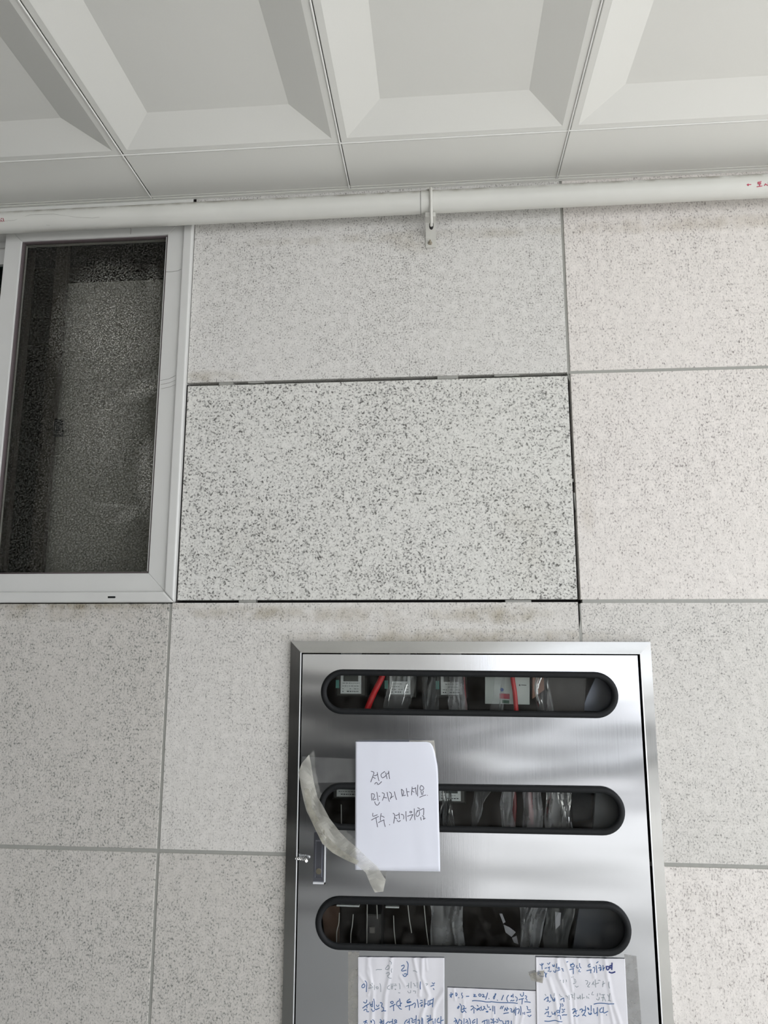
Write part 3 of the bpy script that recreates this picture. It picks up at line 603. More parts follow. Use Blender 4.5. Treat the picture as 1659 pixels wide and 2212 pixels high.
sheet([(1180, 1690), (1228, 1690), (1240, 1815), (1178, 1815)], .020, .008, 10, 'plastic_film', FILM2, 'large bright crumpled film right of centre in the middle window', 'plastic film')
sheet([(926, 1940), (998, 1940), (1004, 2065), (932, 2065)], .022, .008, 11, 'plastic_film', FILM2, 'wide bluish film left of centre in the bottom window', 'plastic film')
sheet([(1118, 1950), (1178, 1950), (1160, 2065), (1120, 2065)], .022, .008, 12, 'plastic_film', FILM2, 'folded film right of centre in the bottom window', 'plastic film')
sheet([(1180, 1950), (1240, 1950), (1225, 2065), (1172, 2065)], .024, .008, 13, 'plastic_film', FILM, 'faint film toward the right end of the bottom window', 'plastic film')
cable([(1108, 1680, 0), (1112, 1740, 0), (1106, 1815, 0)], .005, .034, 'cable', M('maroon_cable_sheath', srgb(90, 24, 28), .4), 'dark red cable in the centre of the middle window', 'cable', 'cables inside the cabinet')
cable([(1142, 1680, 0), (1146, 1745, 0), (1152, 1815, 0)], .005, .034, 'cable', M('red_dim_cable_sheath', srgb(140, 34, 40), .4), 'red cable under film right of centre in the middle window', 'cable', 'cables inside the cabinet')
# scrap card, junction boxes at the right
q = MB(); quad(q, [(1150, 1450), (1174, 1450), (1176, 1490), (1150, 1510)], .05, .02); tag(q.build('cardboard_piece', M('brown_cardboard', srgb(150, 112, 96), .8)), 'small brown cardboard piece right of the white card', 'cardboard')
q = MB(); quad(q, [(1186, 1430), (1268, 1430), (1262, 1540), (1180, 1540)], .055, .06); tag(q.build('junction_box', M('dark_brown_plastic', srgb(44, 34, 30), .4)), 'dark brown box near the right end of the top window', 'junction box')
q = MB(); quad(q, [(1298, 1440), (1345, 1440), (1345, 1540), (1258, 1535), (1268, 1505)], .07, .004); tag(q.build('end_plate_or_reflection', M('blue_grey_reflection', srgb(120, 124, 138), .35, .6)), 'blue grey sheet standing in for a pane reflection at the right end of the top window', 'plate')  # sheet added in place of a blue grey reflection on the pane
q = MB(); quad(q, [(1289, 1680), (1360, 1680), (1360, 1820), (1280, 1820)], .05, .01); tag(q.build('end_plate_or_reflection', M('grey_plate', srgb(98, 100, 104), .6)), 'plain grey plate at the right end of the middle window', 'plate')
q = MB(); quad(q, [(1228, 1690), (1278, 1690), (1276, 1770), (1240, 1775)], .06, .05); tag(q.build('junction_box', GASK), 'black box beside the grey plate in the middle window', 'junction box')
q = MB(); quad(q, [(1252, 1700), (1264, 1700), (1264, 1707), (1254, 1707)], .045, .004); tag(q.build('white_clip', LBL), 'tiny white clip at the top right of the middle window', 'clip')
q = MB(); quad(q, [(1252, 1955), (1375, 1960), (1375, 2070), (1235, 2065)], .06, .01); tag(q.build('end_plate_or_reflection', M('dark_blue_plate', srgb(74, 76, 84), .6)), 'dark plate at the right end of the bottom window', 'plate')
q = MB(); quad(q, [(694, 1960), (733, 1955), (733, 2045), (704, 2040)], .05, .01); tag(q.build('wooden_board', M('dark_brown_wood', srgb(72, 50, 36), .7)), 'dark brown board at the left end of the bottom window', 'board')
TORN = M('torn_pale_paper', srgb(150, 148, 154), .7)
q = MB(); quad(q, [(1079, 1974), (1085, 1974), (1092, 1992), (1087, 1995)], .03, .002); quad(q, [(1088, 1998), (1100, 2003), (1114, 2014), (1105, 2024), (1092, 2014)], .03, .002); quad(q, [(1106, 2026), (1116, 2022), (1120, 2040), (1110, 2036)], .03, .002)
tag(q.build('torn_sticker', TORN), 'torn pale sticker in three scraps in the middle of the bottom window', 'sticker')
q = MB(); quad(q, [(1199, 1970), (1212, 1972), (1210, 1998), (1200, 2008)], .021, .002); tag(q.build('torn_sticker', TORN), 'grey paper scrap on the film in the bottom window', 'sticker')

# ---------------------------------------------------------------- notices
PAPER = M('notice_paper', srgb(222, 224, 234), .7, bump=(6, 0, .02)); PAPER2 = M('weathered_notice_paper', srgb(222, 221, 226), .7, bump=(14, 0, .08))
INK = M('black_pen_ink', srgb(70, 66, 82), .6); BLUE = M('blue_marker_ink', srgb(58, 96, 146), .6); FADE = M('faded_marker_ink', srgb(140, 150, 156), .7); NAVY = M('dark_blue_marker_ink', srgb(34, 48, 110), .6)
def ribbon(mb, pts, hw, hfun, lift):
    P_ = []
    for i in range(len(pts)-1):
        a, b = Vector(pts[i]), Vector(pts[i+1]); n = max(1, int((b-a).length/.0022))
        for k in range(n): P_.append(a.lerp(b, k/n))
    P_.append(Vector(pts[-1]))
    if len(P_) > 4:
        for _ in range(2): P_ = [P_[0]] + [(P_[i-1]+P_[i]*2+P_[i+1])/4 for i in range(1, len(P_)-1)] + [P_[-1]]
    vs = []
    for i, p_ in enumerate(P_):
        t = (P_[min(i+1, len(P_)-1)] - P_[max(i-1, 0)]); t = t.normalized() if t.length > 0 else Vector((1, 0)); n = Vector((-t.y, t.x))*hw
        e = t*hw*.6 if i == len(P_)-1 else (-t*hw*.6 if i == 0 else Vector((0, 0)))
        for s in (1, -1):
            q_ = p_ + n*s + e; vs.append((q_.x, hfun(p_.x, p_.y)-lift, q_.y))
    mb.add(vs, [(2*i, 2*i+1, 2*i+3, 2*i+2) for i in range(len(P_)-1)])
def notice(name, edge_l, edge_r, y0, hfun, mat, label, nx=40, nz=50, group=None):
    """edge_l / edge_r: pixel polylines from top to bottom on plane y0"""
    def samp(e, v):
        n = len(e)-1; k = min(int(v*n), n-1); f = v*n-k; return at(e[k][0]*(1-f)+e[k+1][0]*f, e[k][1]*(1-f)+e[k+1][1]*f, y0)
    mb = MB(); vs = []
    for j in range(nz+1):
        a = samp(edge_l, j/nz); b = samp(edge_r, j/nz)
        for i in range(nx+1):
            p_ = a.lerp(b, i/nx); vs.append((p_.x, hfun(p_.x, p_.z), p_.z))
    mb.add(vs, [(j*(nx+1)+i, j*(nx+1)+i+1, (j+1)*(nx+1)+i+1, (j+1)*(nx+1)+i) for j in range(nz) for i in range(nx)])
    o = mb.build(name, mat, smooth=True); md = o.modifiers.new('thickness', 'SOLIDIFY'); md.thickness = .0002; md.offset = 0
    return tag(o, label, 'notice', group)
def write(parent, crops, hw, hfun, mat, name, y0, lift=.0004):
    mb = MB()
    for (ox, oy, s, strokes) in crops:
        for st_ in strokes:
            pts = [at(ox+x/s, oy+y/s, y0) for x, y in st_]; ribbon(mb, [(p_.x, p_.z) for p_ in pts], hw, hfun, lift)
    o = mb.build(name, mat); o.parent = parent; return o
def ringp(cx, cy, rx, ry=None, n=10): ry = ry or rx; return [(cx+rx*math.cos(2*math.pi*k/n), cy+ry*math.sin(2*math.pi*k/n)) for k in range(n+1)]
NY = DY-.0105
pa = at(768, 1602, NY); pb = at(947, 1605, NY)
def h_main(x, z):
    u = (x-pa.x)/(pb.x-pa.x); v = (pa.z-z)/.257
    bow = -.0015*math.sin(math.pi*u) - .0012*math.sin(3.2*v+1)*u
    curl = .006*max(0, u-.72)*max(0, .25-v)*14*max(0, u-.72)
    rip = .0006*noise.noise(Vector((x*38, z*7, 3)))
    return NY + bow + curl + rip
n1 = notice('paper_notice', [(768, 1602), (767.5, 1741), (767, 1879)], [(922, 1602), (930, 1605), (935, 1612), (939, 1624), (942, 1640), (945, 1655), (946, 1670), (946.7, 1690), (947, 1710), (947.5, 1735), (948, 1760), (949, 1795), (950, 1830), (951, 1883)], NY, h_main, PAPER,
            'clean white sheet with three lines of black pen writing taped over the middle window', group='handwritten notices on the cabinet')
S = 11.85
write(n1, [(790, 1650, S, [[(140, 188), (222, 205), (185, 320), (130, 462)], [(185, 335), (250, 370)], [(215, 302), (270, 290), (298, 270)], [(298, 215), (318, 330), (340, 430)], [(232, 515), (262, 462), (298, 458), (302, 545), (340, 525), (410, 450)],
    [(490, 192), (440, 225), (385, 262), (410, 350), (435, 368), (520, 295)], [(515, 222), (530, 300), (548, 380)], [(545, 262), (575, 240), (590, 215)], [(590, 180), (600, 290), (615, 378)]]),
  (790, 1690, S, [[(150, 290), (155, 380), (160, 455)], [(150, 285), (215, 282), (240, 310), (215, 385), (165, 455), (210, 455), (268, 418)], [(285, 245), (305, 360), (322, 465)], [(340, 352), (368, 350)], [(230, 490), (255, 570), (290, 602), (320, 580), (360, 505)],
    [(420, 262), (492, 275), (465, 370), (428, 460)], [(465, 380), (540, 395)], [(550, 250), (575, 390), (610, 485)], [(608, 240), (655, 255), (668, 310), (655, 370), (630, 425)], [(655, 385), (710, 345)], [(735, 232), (760, 340), (790, 438)],
    [(915, 170), (930, 270), (940, 350)], [(915, 170), (970, 200), (980, 260), (940, 345), (1020, 320)], [(1045, 145), (1055, 250), (1080, 355)], [(1060, 235), (1115, 235)],
    [(1190, 110), (1185, 200), (1175, 320)], [(1185, 210), (1240, 248)], [(1190, 160), (1275, 145)], [(1275, 125), (1285, 210), (1298, 300)], [(1335, 60), (1328, 200), (1332, 345)],
    [(1418, 75), (1385, 130), (1385, 190), (1430, 210), (1490, 180), (1495, 120), (1460, 80), (1425, 75)], [(1415, 215), (1435, 310)], [(1475, 215), (1460, 310)], [(1380, 378), (1450, 345), (1540, 318)], [(1576, 323), (1586, 329)]]),
  (790, 1735, S, [[(185, 250), (170, 345), (300, 292)], [(148, 430), (230, 380), (335, 335)], [(265, 375), (285, 500), (305, 605)], [(400, 260), (375, 340), (378, 435)], [(400, 325), (445, 335), (475, 360)], [(325, 495), (400, 450), (470, 425)], [(465, 420), (480, 520), (502, 598)], [(608, 540), (618, 549)],
    [(700, 250), (752, 275), (735, 400), (718, 508)], [(745, 360), (800, 395)], [(770, 315), (850, 282)], [(855, 240), (860, 330), (865, 390)], [(805, 430), (845, 490), (890, 435)], [(905, 280), (975, 275), (985, 330), (970, 400)], [(1030, 205), (1030, 330), (1045, 455)],
    ringp(1155, 222, 30, 26), [(1068, 330), (1130, 305), (1210, 285)], [(1205, 290), (1170, 370), (1132, 435)], [(1245, 135), (1245, 280), (1262, 420)], [(1330, 108), (1385, 135)], [(1310, 195), (1360, 185), (1480, 130)],
    [(1335, 190), (1290, 250), (1275, 320), (1310, 355), (1370, 310), (1395, 250), (1370, 200)], [(1485, 130), (1488, 220), (1480, 300)], [(1405, 355), (1425, 430)], [(1450, 315), (1500, 320), (1480, 410)], [(1480, 410), (1525, 380)]])],
  .00062, h_main, INK, 'handwriting', NY)
# wrinkled notices at the bottom
def ridge_fun(base, ridges, seed):
    R_ = []
    for pts, amp, wd in ridges:
        q = [at(x, y, base) for x, y in pts]; R_.append(([(p_.x, p_.z) for p_ in q], amp, wd))
    def f(x, z):
        y = base + .0007*noise.noise(Vector((x*45+seed, z*9, seed)))
        for pts, amp, wd in R_:
            best = 9
            for (a, b) in zip(pts, pts[1:]):
                ax, az = a; bx_, bz = b; dx, dz = bx_-ax, bz-az; t = max(0, min(1, ((x-ax)*dx+(z-az)*dz)/(dx*dx+dz*dz)))
                best = min(best, math.hypot(x-ax-t*dx, z-az-t*dz))
            if best < wd: y -= amp*(1-best/wd)
        return y
    return f
QY = DY-.0022
h2 = ridge_fun(QY, [([(796, 2064), (794, 2100), (806, 2140), (803, 2212)], .0014, .006), ([(799, 2090), (803, 2125), (795, 2150)], .0010, .004), ([(846, 2060), (841, 2110), (832, 2150), (829, 2212)], .0016, .006), ([(893, 2066), (898, 2090), (908, 2130), (906, 2150)], .0016, .005),
    ([(912, 2068), (911, 2110), (926, 2150), (912, 2190), (908, 2212)], .0018, .006), ([(920, 2068), (922, 2095)], .0008, .003), ([(959, 2140), (945, 2160), (936, 2180), (934, 2212)], .0018, .006), ([(864, 2110), (876, 2130)], .001, .004), ([(775, 2105), (790, 2125)], .0008, .004)], 2.3)
h3 = ridge_fun(QY+.0002, [([(980, 2135), (983, 2160)], .0012, .003), ([(1002, 2160), (998, 2212)], .0008, .004), ([(1067, 2175), (1064, 2212)], .0008, .004), ([(1114, 2175), (1112, 2212)], .0012, .004), ([(1130, 2190), (1124, 2212)], .001, .004)], 5.1)
h4 = ridge_fun(QY-.0004, [([(1158, 2070), (1160, 2212)], .0010, .003), ([(1186, 2115), (1200, 2160), (1208, 2212)], .0015, .006), ([(1203, 2070), (1206, 2110), (1230, 2160), (1234, 2212)], .0016, .006), ([(1220, 2068), (1232, 2110), (1236, 2140)], .0010, .004), ([(1249, 2068), (1250, 2100)], .0010, .004),
    ([(1270, 2068), (1284, 2110)], .0010, .005), ([(1306, 2070), (1312, 2110), (1322, 2160), (1340, 2212)], .0014, .006), ([(1316, 2170), (1325, 2212)], .0012, .005), ([(1296, 2180), (1298, 2212)], .001, .004), ([(1240, 2155), (1244, 2212)], .0010, .004)], 8.2)
n3 = notice('paper_notice', [(966, 2133), (966, 2290)], [(1158, 2141), (1160, 2290)], QY, h3, PAPER2, 'white notice with a date and blue writing between two larger notices at the bottom', 90, 60, 'handwritten notices on the cabinet')
n2 = notice('paper_notice', [(773, 2067), (773, 2290)], [(960, 2069), (960, 2290)], QY, h2, PAPER2, 'wrinkled white notice with blue marker writing below the left of the bottom window', 100, 90, 'handwritten notices on the cabinet')
n4 = notice('paper_notice', [(1157, 2067), (1160, 2290)], [(1350, 2071), (1360, 2290)], QY, h4, PAPER2, 'crumpled stained notice with blue marker writing below the right of the bottom window', 100, 90, 'handwritten notices on the cabinet')
T = 16.59
write(n2, [(770, 2064, T, [[(310, 905), (385, 970), (365, 1090), (355, 1300)], [(270, 1010), (190, 1060), (165, 1130), (210, 1170), (290, 1145), (330, 1080), (270, 1010)]]),
  (860, 2064, T, [[(115, 375), (230, 320), (215, 450), (120, 490), (115, 575), (290, 520)], [(310, 210), (370, 290), (345, 500), (335, 690)], [(170, 680), (220, 780), (330, 700), (320, 630), (220, 660)],
    [(800, 930), (790, 1100), (800, 1190)], [(1220, 970), (1260, 1020), (1310, 980)], [(1170, 1100), (1290, 1060)], [(1260, 1180), (1290, 1220)]]),
  (770, 2138, T, [[(255, 430), (320, 500), (390, 400), (370, 360)], [(225, 650), (330, 570), (440, 505)], [(375, 540), (380, 650)], [(265, 735), (330, 680), (400, 660), (390, 740), (330, 790), (440, 780)],
    [(475, 450), (500, 540), (500, 600), (560, 590)], [(580, 400), (575, 600)], [(500, 540), (570, 500)], [(620, 320), (645, 440), (640, 660), (660, 740), (740, 700), (820, 655)], [(540, 680), (590, 770), (650, 740)], [(715, 545), (740, 600), (790, 590), (805, 540)],
    [(850, 470), (910, 430), (950, 470), (930, 550), (870, 580), (890, 640), (985, 600), (970, 740)], [(900, 770), (970, 740), (1055, 745)], [(1220, 440), (1260, 520), (1340, 470), (1340, 390), (1270, 385), (1220, 440)], [(1200, 615), (1290, 560), (1390, 520)], [(1330, 540), (1335, 750)],
    [(1520, 390), (1440, 430), (1430, 530), (1450, 605), (1560, 550)], [(1545, 320), (1575, 450), (1580, 595)], [(1580, 500), (1625, 470)], [(1505, 610), (1550, 670), (1620, 695)],
    [(255, 1150), (380, 1100)], [(340, 1090), (300, 1220)], [(320, 1140), (390, 1190)], [(520, 1100), (500, 1160), (540, 1190), (580, 1150), (540, 1100)], [(580, 1065), (650, 1110), (650, 1260)], [(850, 1060), (900, 1110)], [(830, 1170), (900, 1130), (950, 1120)], [(980, 1060), (985, 1260)], [(880, 1150), (870, 1260)], [(900, 1160), (950, 1200)],
    [(1050, 1220), (1130, 1130), (1180, 1120), (1190, 1180)], [(1295, 1050), (1290, 1250)], [(1190, 1160), (1290, 1130)], ringp(1400, 1110, 45), [(1330, 1210), (1450, 1170)]]),
  (860, 2138, T, [[(420, 330), (300, 400), (320, 485), (470, 430)], [(330, 440), (440, 410)], [(255, 610), (370, 570), (510, 530)], [(410, 560), (405, 725)], [(515, 530), (590, 440), (635, 470), (595, 640)], [(685, 345), (715, 470), (730, 630)],
    [(800, 380), (870, 385)], [(775, 495), (880, 440)], [(830, 600), (800, 560), (860, 500), (910, 540), (860, 600), (820, 590)], [(955, 330), (960, 480), (945, 610)], [(950, 500), (1030, 480)], [(1075, 390), (1055, 590), (1130, 520), (1230, 480)], [(1075, 390), (1140, 400), (1130, 510)], [(1140, 380), (1260, 345)], [(1265, 300), (1250, 420), (1235, 610)],
    [(330, 1070), (230, 1150), (240, 1250)], [(400, 1030), (400, 1250)], [(320, 1170), (390, 1130)], [(450, 1020), (540, 1010), (500, 1100), (490, 1190), (600, 1140)], [(650, 920), (645, 1080), (640, 1250)], [(550, 1090), (640, 1050)], [(700, 1095), (780, 1045), (790, 1100), (750, 1250)], [(850, 980), (840, 1250)], [(880, 1020), (885, 1250)],
    [(1025, 940), (1090, 945)], [(1040, 1060), (1130, 1010)], [(1080, 1110), (1130, 1060)], [(1155, 910), (1170, 1060)], [(1040, 1160), (1240, 1030)], [(1080, 1180), (1100, 1250)], [(1250, 1100), (1270, 1250)], [(1330, 1030), (1320, 1200)], [(1460, 1010), (1380, 1080), (1400, 1190), (1500, 1160)], [(1535, 950), (1525, 1250)], [(1540, 1110), (1625, 1080)]])],
  .0008, h2, BLUE, 'handwriting', QY)
write(n2, [(770, 2064, T, [[(700, 515), (740, 475), (800, 500), (860, 520), (905, 500)], [(1180, 180), (1260, 235), (1250, 300)], [(1140, 335), (1080, 420), (1010, 495), (1060, 520), (1170, 480), (1210, 420), (1140, 340)], [(1270, 460), (1245, 530), (1262, 600)], [(1060, 640), (1140, 605), (1220, 600), (1200, 680), (1085, 710), (1120, 770), (1180, 820), (1250, 810)],
    [(430, 1170), (590, 1130)], [(560, 970), (575, 1020)], [(500, 1020), (575, 1100)], [(640, 1060), (645, 1220)], [(700, 1130), (790, 1100), (790, 1210), (700, 1190), (700, 1130)], [(840, 1000), (870, 1080), (870, 1300)],
    [(1190, 1060), (1110, 1100), (1090, 1190), (1200, 1210)], [(1245, 1010), (1250, 1200)], [(1310, 1000), (1290, 1200)], [(1250, 1120), (1300, 1110)], [(1370, 1020), (1425, 1025)], [(1340, 1080), (1440, 1070)], [(1380, 1200), (1430, 1160), (1440, 1230), (1380, 1250), (1380, 1200)], [(1530, 1000), (1565, 1080), (1560, 1200)]]),
  (860, 2064, T, [[(540, 545), (610, 540), (680, 580)], [(380, 990), (370, 1160)], [(300, 1090), (370, 1070)], [(465, 940), (465, 1160)], [(540, 1000), (620, 1020), (560, 1100), (640, 1080)], [(680, 960), (690, 1150)], [(990, 1000), (1070, 1010), (1010, 1060)]]),
  (860, 2138, T, [[(340, 50), (380, 110), (450, 100), (450, 20)], [(540, 40), (630, 40), (620, 120)], [(10, 100), (70, 110)]])],
  .0006, h2, FADE, 'faded_handwriting', QY)
write(n3, [(960, 2138, T, [[(240, 100), (250, 280)], [(180, 190), (310, 160)], [(200, 260), (300, 130)], [(400, 110), (410, 220)], [(400, 110), (470, 110), (480, 170), (420, 230)], [(508, 280), (522, 290)], [(640, 110), (585, 180), (690, 230), (630, 300)], [(780, 235), (880, 235)],
    [(1050, 170), (1110, 145), (1140, 180), (1010, 250), (1150, 240)], ringp(1270, 190, 50, 55), [(1360, 160), (1430, 150), (1440, 190), (1335, 260), (1460, 250)], [(1550, 110), (1520, 220), (1480, 340)], [(1590, 308), (1600, 322)], [(1000, 400), (1080, 385), (1200, 395), (1330, 400), (1480, 435), (1659, 435)],
    [(530, 580), (450, 640), (440, 700), (500, 690), (550, 640), (530, 580)], [(550, 505), (615, 560), (600, 700), (600, 825), (700, 750)], [(660, 560), (720, 540), (740, 600), (670, 690)], [(640, 700), (780, 660)], [(700, 720), (780, 810)], [(720, 730), (640, 810)],
    [(950, 600), (1050, 560), (1070, 640), (950, 730)], [(1060, 640), (1120, 680)], [(1060, 700), (1060, 840)], [(1170, 550), (1210, 590)], [(1150, 700), (1300, 640)], [(1160, 740), (1240, 690), (1300, 740)], [(1320, 590), (1330, 760), (1400, 700)],
    [(1400, 600), (1460, 560), (1440, 650), (1400, 720)], [(1440, 660), (1500, 700)], [(1535, 530), (1550, 620), (1620, 620)], [(1490, 780), (1530, 830), (1600, 770), (1540, 730), (1490, 780)], [(1620, 700), (1680, 650), (1690, 720), (1640, 740), (1620, 700)],
    [(370, 1010), (440, 1080), (400, 1200)], [(340, 1140), (440, 1080)], [(440, 1100), (470, 1220)], [(540, 1050), (480, 1220)], [(550, 1080), (640, 1100), (600, 1250)], [(705, 1030), (700, 1250)], [(780, 1060), (840, 1100), (760, 1180)], [(880, 1020), (930, 1070), (930, 1250)], [(840, 1140), (850, 1250)],
    [(1100, 1060), (1000, 1120), (990, 1220), (1100, 1150)], [(1170, 1030), (1170, 1250)], [(1350, 1160), (1420, 1100), (1500, 1090)], [(1440, 1100), (1440, 1250)], [(1530, 1060), (1530, 1250)], [(1590, 1070), (1600, 1250)]]),
  (1060, 2138, T, [[(160, 220), (130, 170), (170, 100), (205, 120), (200, 180), (120, 240), (60, 270), (90, 340), (130, 360), (150, 230)], [(233, 370), (247, 380)], [(460, 190), (420, 280), (395, 365)], [(640, 190), (570, 260), (560, 340), (610, 420)],
    [(760, 200), (700, 220), (700, 280), (770, 270), (770, 210)], [(800, 150), (805, 280)], [(710, 400), (760, 370), (770, 400), (840, 375)], [(885, 245), (950, 290), (950, 360), (920, 410)], [(1060, 150), (1090, 260), (1160, 250), (1190, 190), (1170, 90)], [(1010, 350), (1180, 310)], [(1135, 320), (1120, 510)],
    [(1230, 215), (1310, 210), (1300, 290), (1220, 320), (1330, 340), (1300, 390)], [(1215, 430), (1280, 425), (1420, 450)], [(0, 425), (100, 435), (320, 460), (600, 460), (800, 465), (960, 485)],
    [(80, 580), (80, 760)], [(140, 590), (145, 860)], [(390, 590), (345, 680)], [(455, 580), (405, 680)], [(530, 640), (490, 750)], [(530, 680), (580, 740)], [(600, 620), (580, 750)], [(600, 670), (650, 690)], [(460, 855), (540, 830), (640, 820)],
    [(700, 670), (780, 680), (720, 740), (720, 820), (800, 790)], [(800, 760), (860, 720)], [(850, 680), (840, 830)], [(900, 620), (890, 900)], [(930, 700), (1000, 660), (1045, 680), (1020, 800), (980, 850)], [(1070, 590), (1095, 700), (1070, 900)], [(1160, 810), (1160, 860)], [(1215, 800), (1215, 880)],
    [(1290, 590), (1350, 600), (1300, 680), (1320, 740), (1430, 720)], [(1290, 820), (1440, 790)], [(1330, 920), (1390, 965), (1450, 910)],
    [(0, 1050), (90, 1060), (60, 1120)], [(0, 1180), (120, 1150), (190, 1140)], [(100, 1020), (110, 1250)], [(210, 1060), (270, 1100)], [(210, 1180), (270, 1140)], [(280, 1010), (330, 1140), (400, 1110)], [(430, 1120), (440, 1228), (520, 1228)], [(540, 1110), (540, 1250)], [(580, 1130), (660, 1080), (620, 1250)], [(740, 1110), (740, 1250)]])],
  .00078, h3, BLUE, 'handwriting', QY)
write(n4, [(1155, 2066, T, [[(180, 270), (250, 340), (310, 250)], [(255, 240), (265, 450)], [(365, 420), (430, 400)], [(450, 240), (500, 280), (545, 210)], [(470, 400), (540, 370)], [(520, 380), (520, 470)], [(470, 520), (530, 510), (540, 550), (590, 520)], [(640, 290), (660, 380), (720, 370), (700, 280)], [(640, 340), (710, 330)], [(785, 240), (770, 400)], [(670, 510), (690, 590), (750, 590), (760, 470)],
    ringp(850, 400, 35), [(800, 500), (900, 460)], [(960, 430), (1040, 430), (970, 510), (1030, 520)], [(1140, 190), (1190, 180)], [(1280, 280), (1280, 390), (1430, 380), (1430, 270), (1290, 280)], [(1380, 240), (1280, 330)], [(1250, 470), (1400, 430)], [(1380, 430), (1385, 620)], [(1510, 320), (1480, 400), (1520, 430), (1560, 400)], [(1605, 240), (1600, 380), (1659, 410)], [(1600, 460), (1570, 530), (1640, 540)],
    [(90, 590), (210, 580)], [(150, 520), (130, 650)], [(110, 550), (200, 620)], [(340, 550), (400, 620), (400, 740)], [(430, 590), (380, 700)], [(190, 680), (280, 720), (320, 700)]]),
  (1245, 2066, T, [[(490, 260), (400, 310), (390, 390), (460, 400), (500, 340)], [(370, 505), (540, 465)], [(515, 470), (515, 590)], [(720, 230), (780, 180)], [(590, 405), (650, 350), (670, 400), (630, 560)], [(710, 320), (730, 580)], [(820, 300), (870, 330)], [(790, 410), (890, 370)], [(880, 400), (820, 530), (880, 520), (900, 440)], [(950, 310), (960, 500)], [(960, 450), (1010, 380)]]),
  (1155, 2138, T, [[(335, 360), (400, 290), (480, 250)], [(480, 270), (470, 370)], [(435, 410), (500, 380), (520, 440), (570, 400)], [(565, 170), (600, 290)], [(630, 280), (640, 400), (700, 420), (730, 400), (710, 270)], [(640, 350), (720, 340)], [(920, 360), (980, 310), (1040, 290)], [(1040, 290), (1050, 420)],
    [(390, 690), (430, 730), (500, 690), (480, 600)], [(360, 860), (430, 790), (500, 790)], [(490, 770), (490, 880)], [(440, 940), (500, 900), (520, 990), (590, 930)], [(610, 790), (630, 870), (700, 860), (720, 800)], [(735, 780), (730, 900)], ringp(830, 760, 55), [(910, 620), (890, 780), (890, 840)], [(820, 920), (880, 860), (930, 920), (930, 1050)],
    [(910, 490), (940, 530), (930, 600)], [(980, 490), (1020, 540), (1000, 590)], [(980, 680), (1010, 730), (1080, 690)], [(970, 810), (1060, 770)], [(985, 910), (1060, 870), (1110, 930), (1150, 890)], [(355, 1110), (500, 1130), (640, 1100), (750, 1080), (850, 1120), (980, 1140)],
    [(1340, 710), (1450, 650), (1480, 690), (1370, 840)], [(1400, 790), (1520, 740)], [(1470, 750), (1480, 860)], [(1395, 945), (1470, 880), (1490, 980), (1590, 900)]]),
  (1245, 2138, T, [[(630, 515), (700, 485), (850, 475), (1000, 480), (1150, 500), (1340, 485)], [(120, 720), (200, 660), (240, 680), (190, 800)], [(320, 580), (335, 700), (320, 800), (220, 920)], [(250, 880), (340, 935)], [(240, 740), (320, 720)], [(400, 640), (410, 730), (470, 740), (480, 680), (410, 640)], [(530, 560), (530, 760)],
    [(430, 800), (450, 890), (540, 900), (560, 830), (520, 800)], [(440, 860), (550, 850)], [(620, 670), (630, 850), (670, 885), (740, 800)], [(755, 630), (755, 930)], [(910, 640), (830, 700), (830, 800), (880, 830), (950, 780)], [(965, 620), (960, 850), (1050, 810), (1130, 765)], [(1072, 888), (1086, 900)]])],
  .00078, h4, BLUE, 'handwriting', QY)
write(n4, [(1245, 2066, T, [[(1065, 350), (1085, 480), (1130, 490), (1190, 400), (1180, 340), (1065, 345)], [(1190, 340), (1270, 310)], [(1200, 400), (1270, 390)], [(1275, 230), (1265, 460)], [(1170, 545), (1210, 605), (1280, 590), (1380, 545)]])], .0013, h4, NAVY, 'bold_handwriting', QY, .0005)
write(n4, [(1155, 2066, T, [[(920, 830), (910, 850)], [(1020, 830), (1020, 930)], [(1130, 830), (1140, 900)], [(1320, 730), (1330, 750)], [(1370, 720), (1380, 740)], [(1400, 800), (1460, 820), (1420, 890), (1490, 880)], [(1380, 980), (1480, 930)], [(1450, 1050), (1500, 1100), (1560, 1060)]]),
  (1245, 2066, T, [[(320, 860), (420, 850), (430, 920), (360, 1000)], [(480, 920), (500, 960), (370, 1090), (470, 1090)], [(620, 900), (560, 1010)], [(600, 960), (640, 1020)], [(670, 830), (690, 1100)], [(700, 980), (800, 940)], [(780, 850), (850, 850)], [(960, 880), (940, 1080)], [(930, 1000), (1020, 940)], [(1160, 890), (1150, 1010), (1180, 1120)]]),
  (1155, 2138, T, [[(370, 150), (400, 200)], [(700, 110), (690, 200)], [(880, 150), (920, 230), (980, 240)], [(1110, 200), (1180, 220), (1180, 280)], [(1225, 180), (1235, 340)], [(1300, 170), (1400, 170), (1300, 280), (1380, 280)], [(1425, 120), (1430, 340)], [(1520, 270), (1550, 320), (1590, 280)], [(1630, 190), (1640, 320)]]),
  (1245, 2138, T, [[(20, 270), (60, 310), (110, 260)], [(130, 190), (140, 320)], [(210, 140), (210, 330)], [(230, 290), (290, 270)], [(370, 220), (380, 300)], [(420, 260), (450, 310)], [(440, 150), (460, 170)], [(590, 70), (540, 170), (620, 180)], [(760, 130), (750, 230)], [(840, 120), (850, 180)], [(715, 320), (780, 400), (825, 350), (820, 260)],
    [(900, 170), (1010, 170)], [(970, 180), (940, 400)], [(900, 280), (1000, 260)], [(990, 280), (1050, 400)], [(1120, 170), (1150, 230)], [(1200, 120), (1170, 250), (1180, 370)], [(1140, 380), (1230, 390)]])],
  .0006, h4, FADE, 'faded_handwriting', QY)

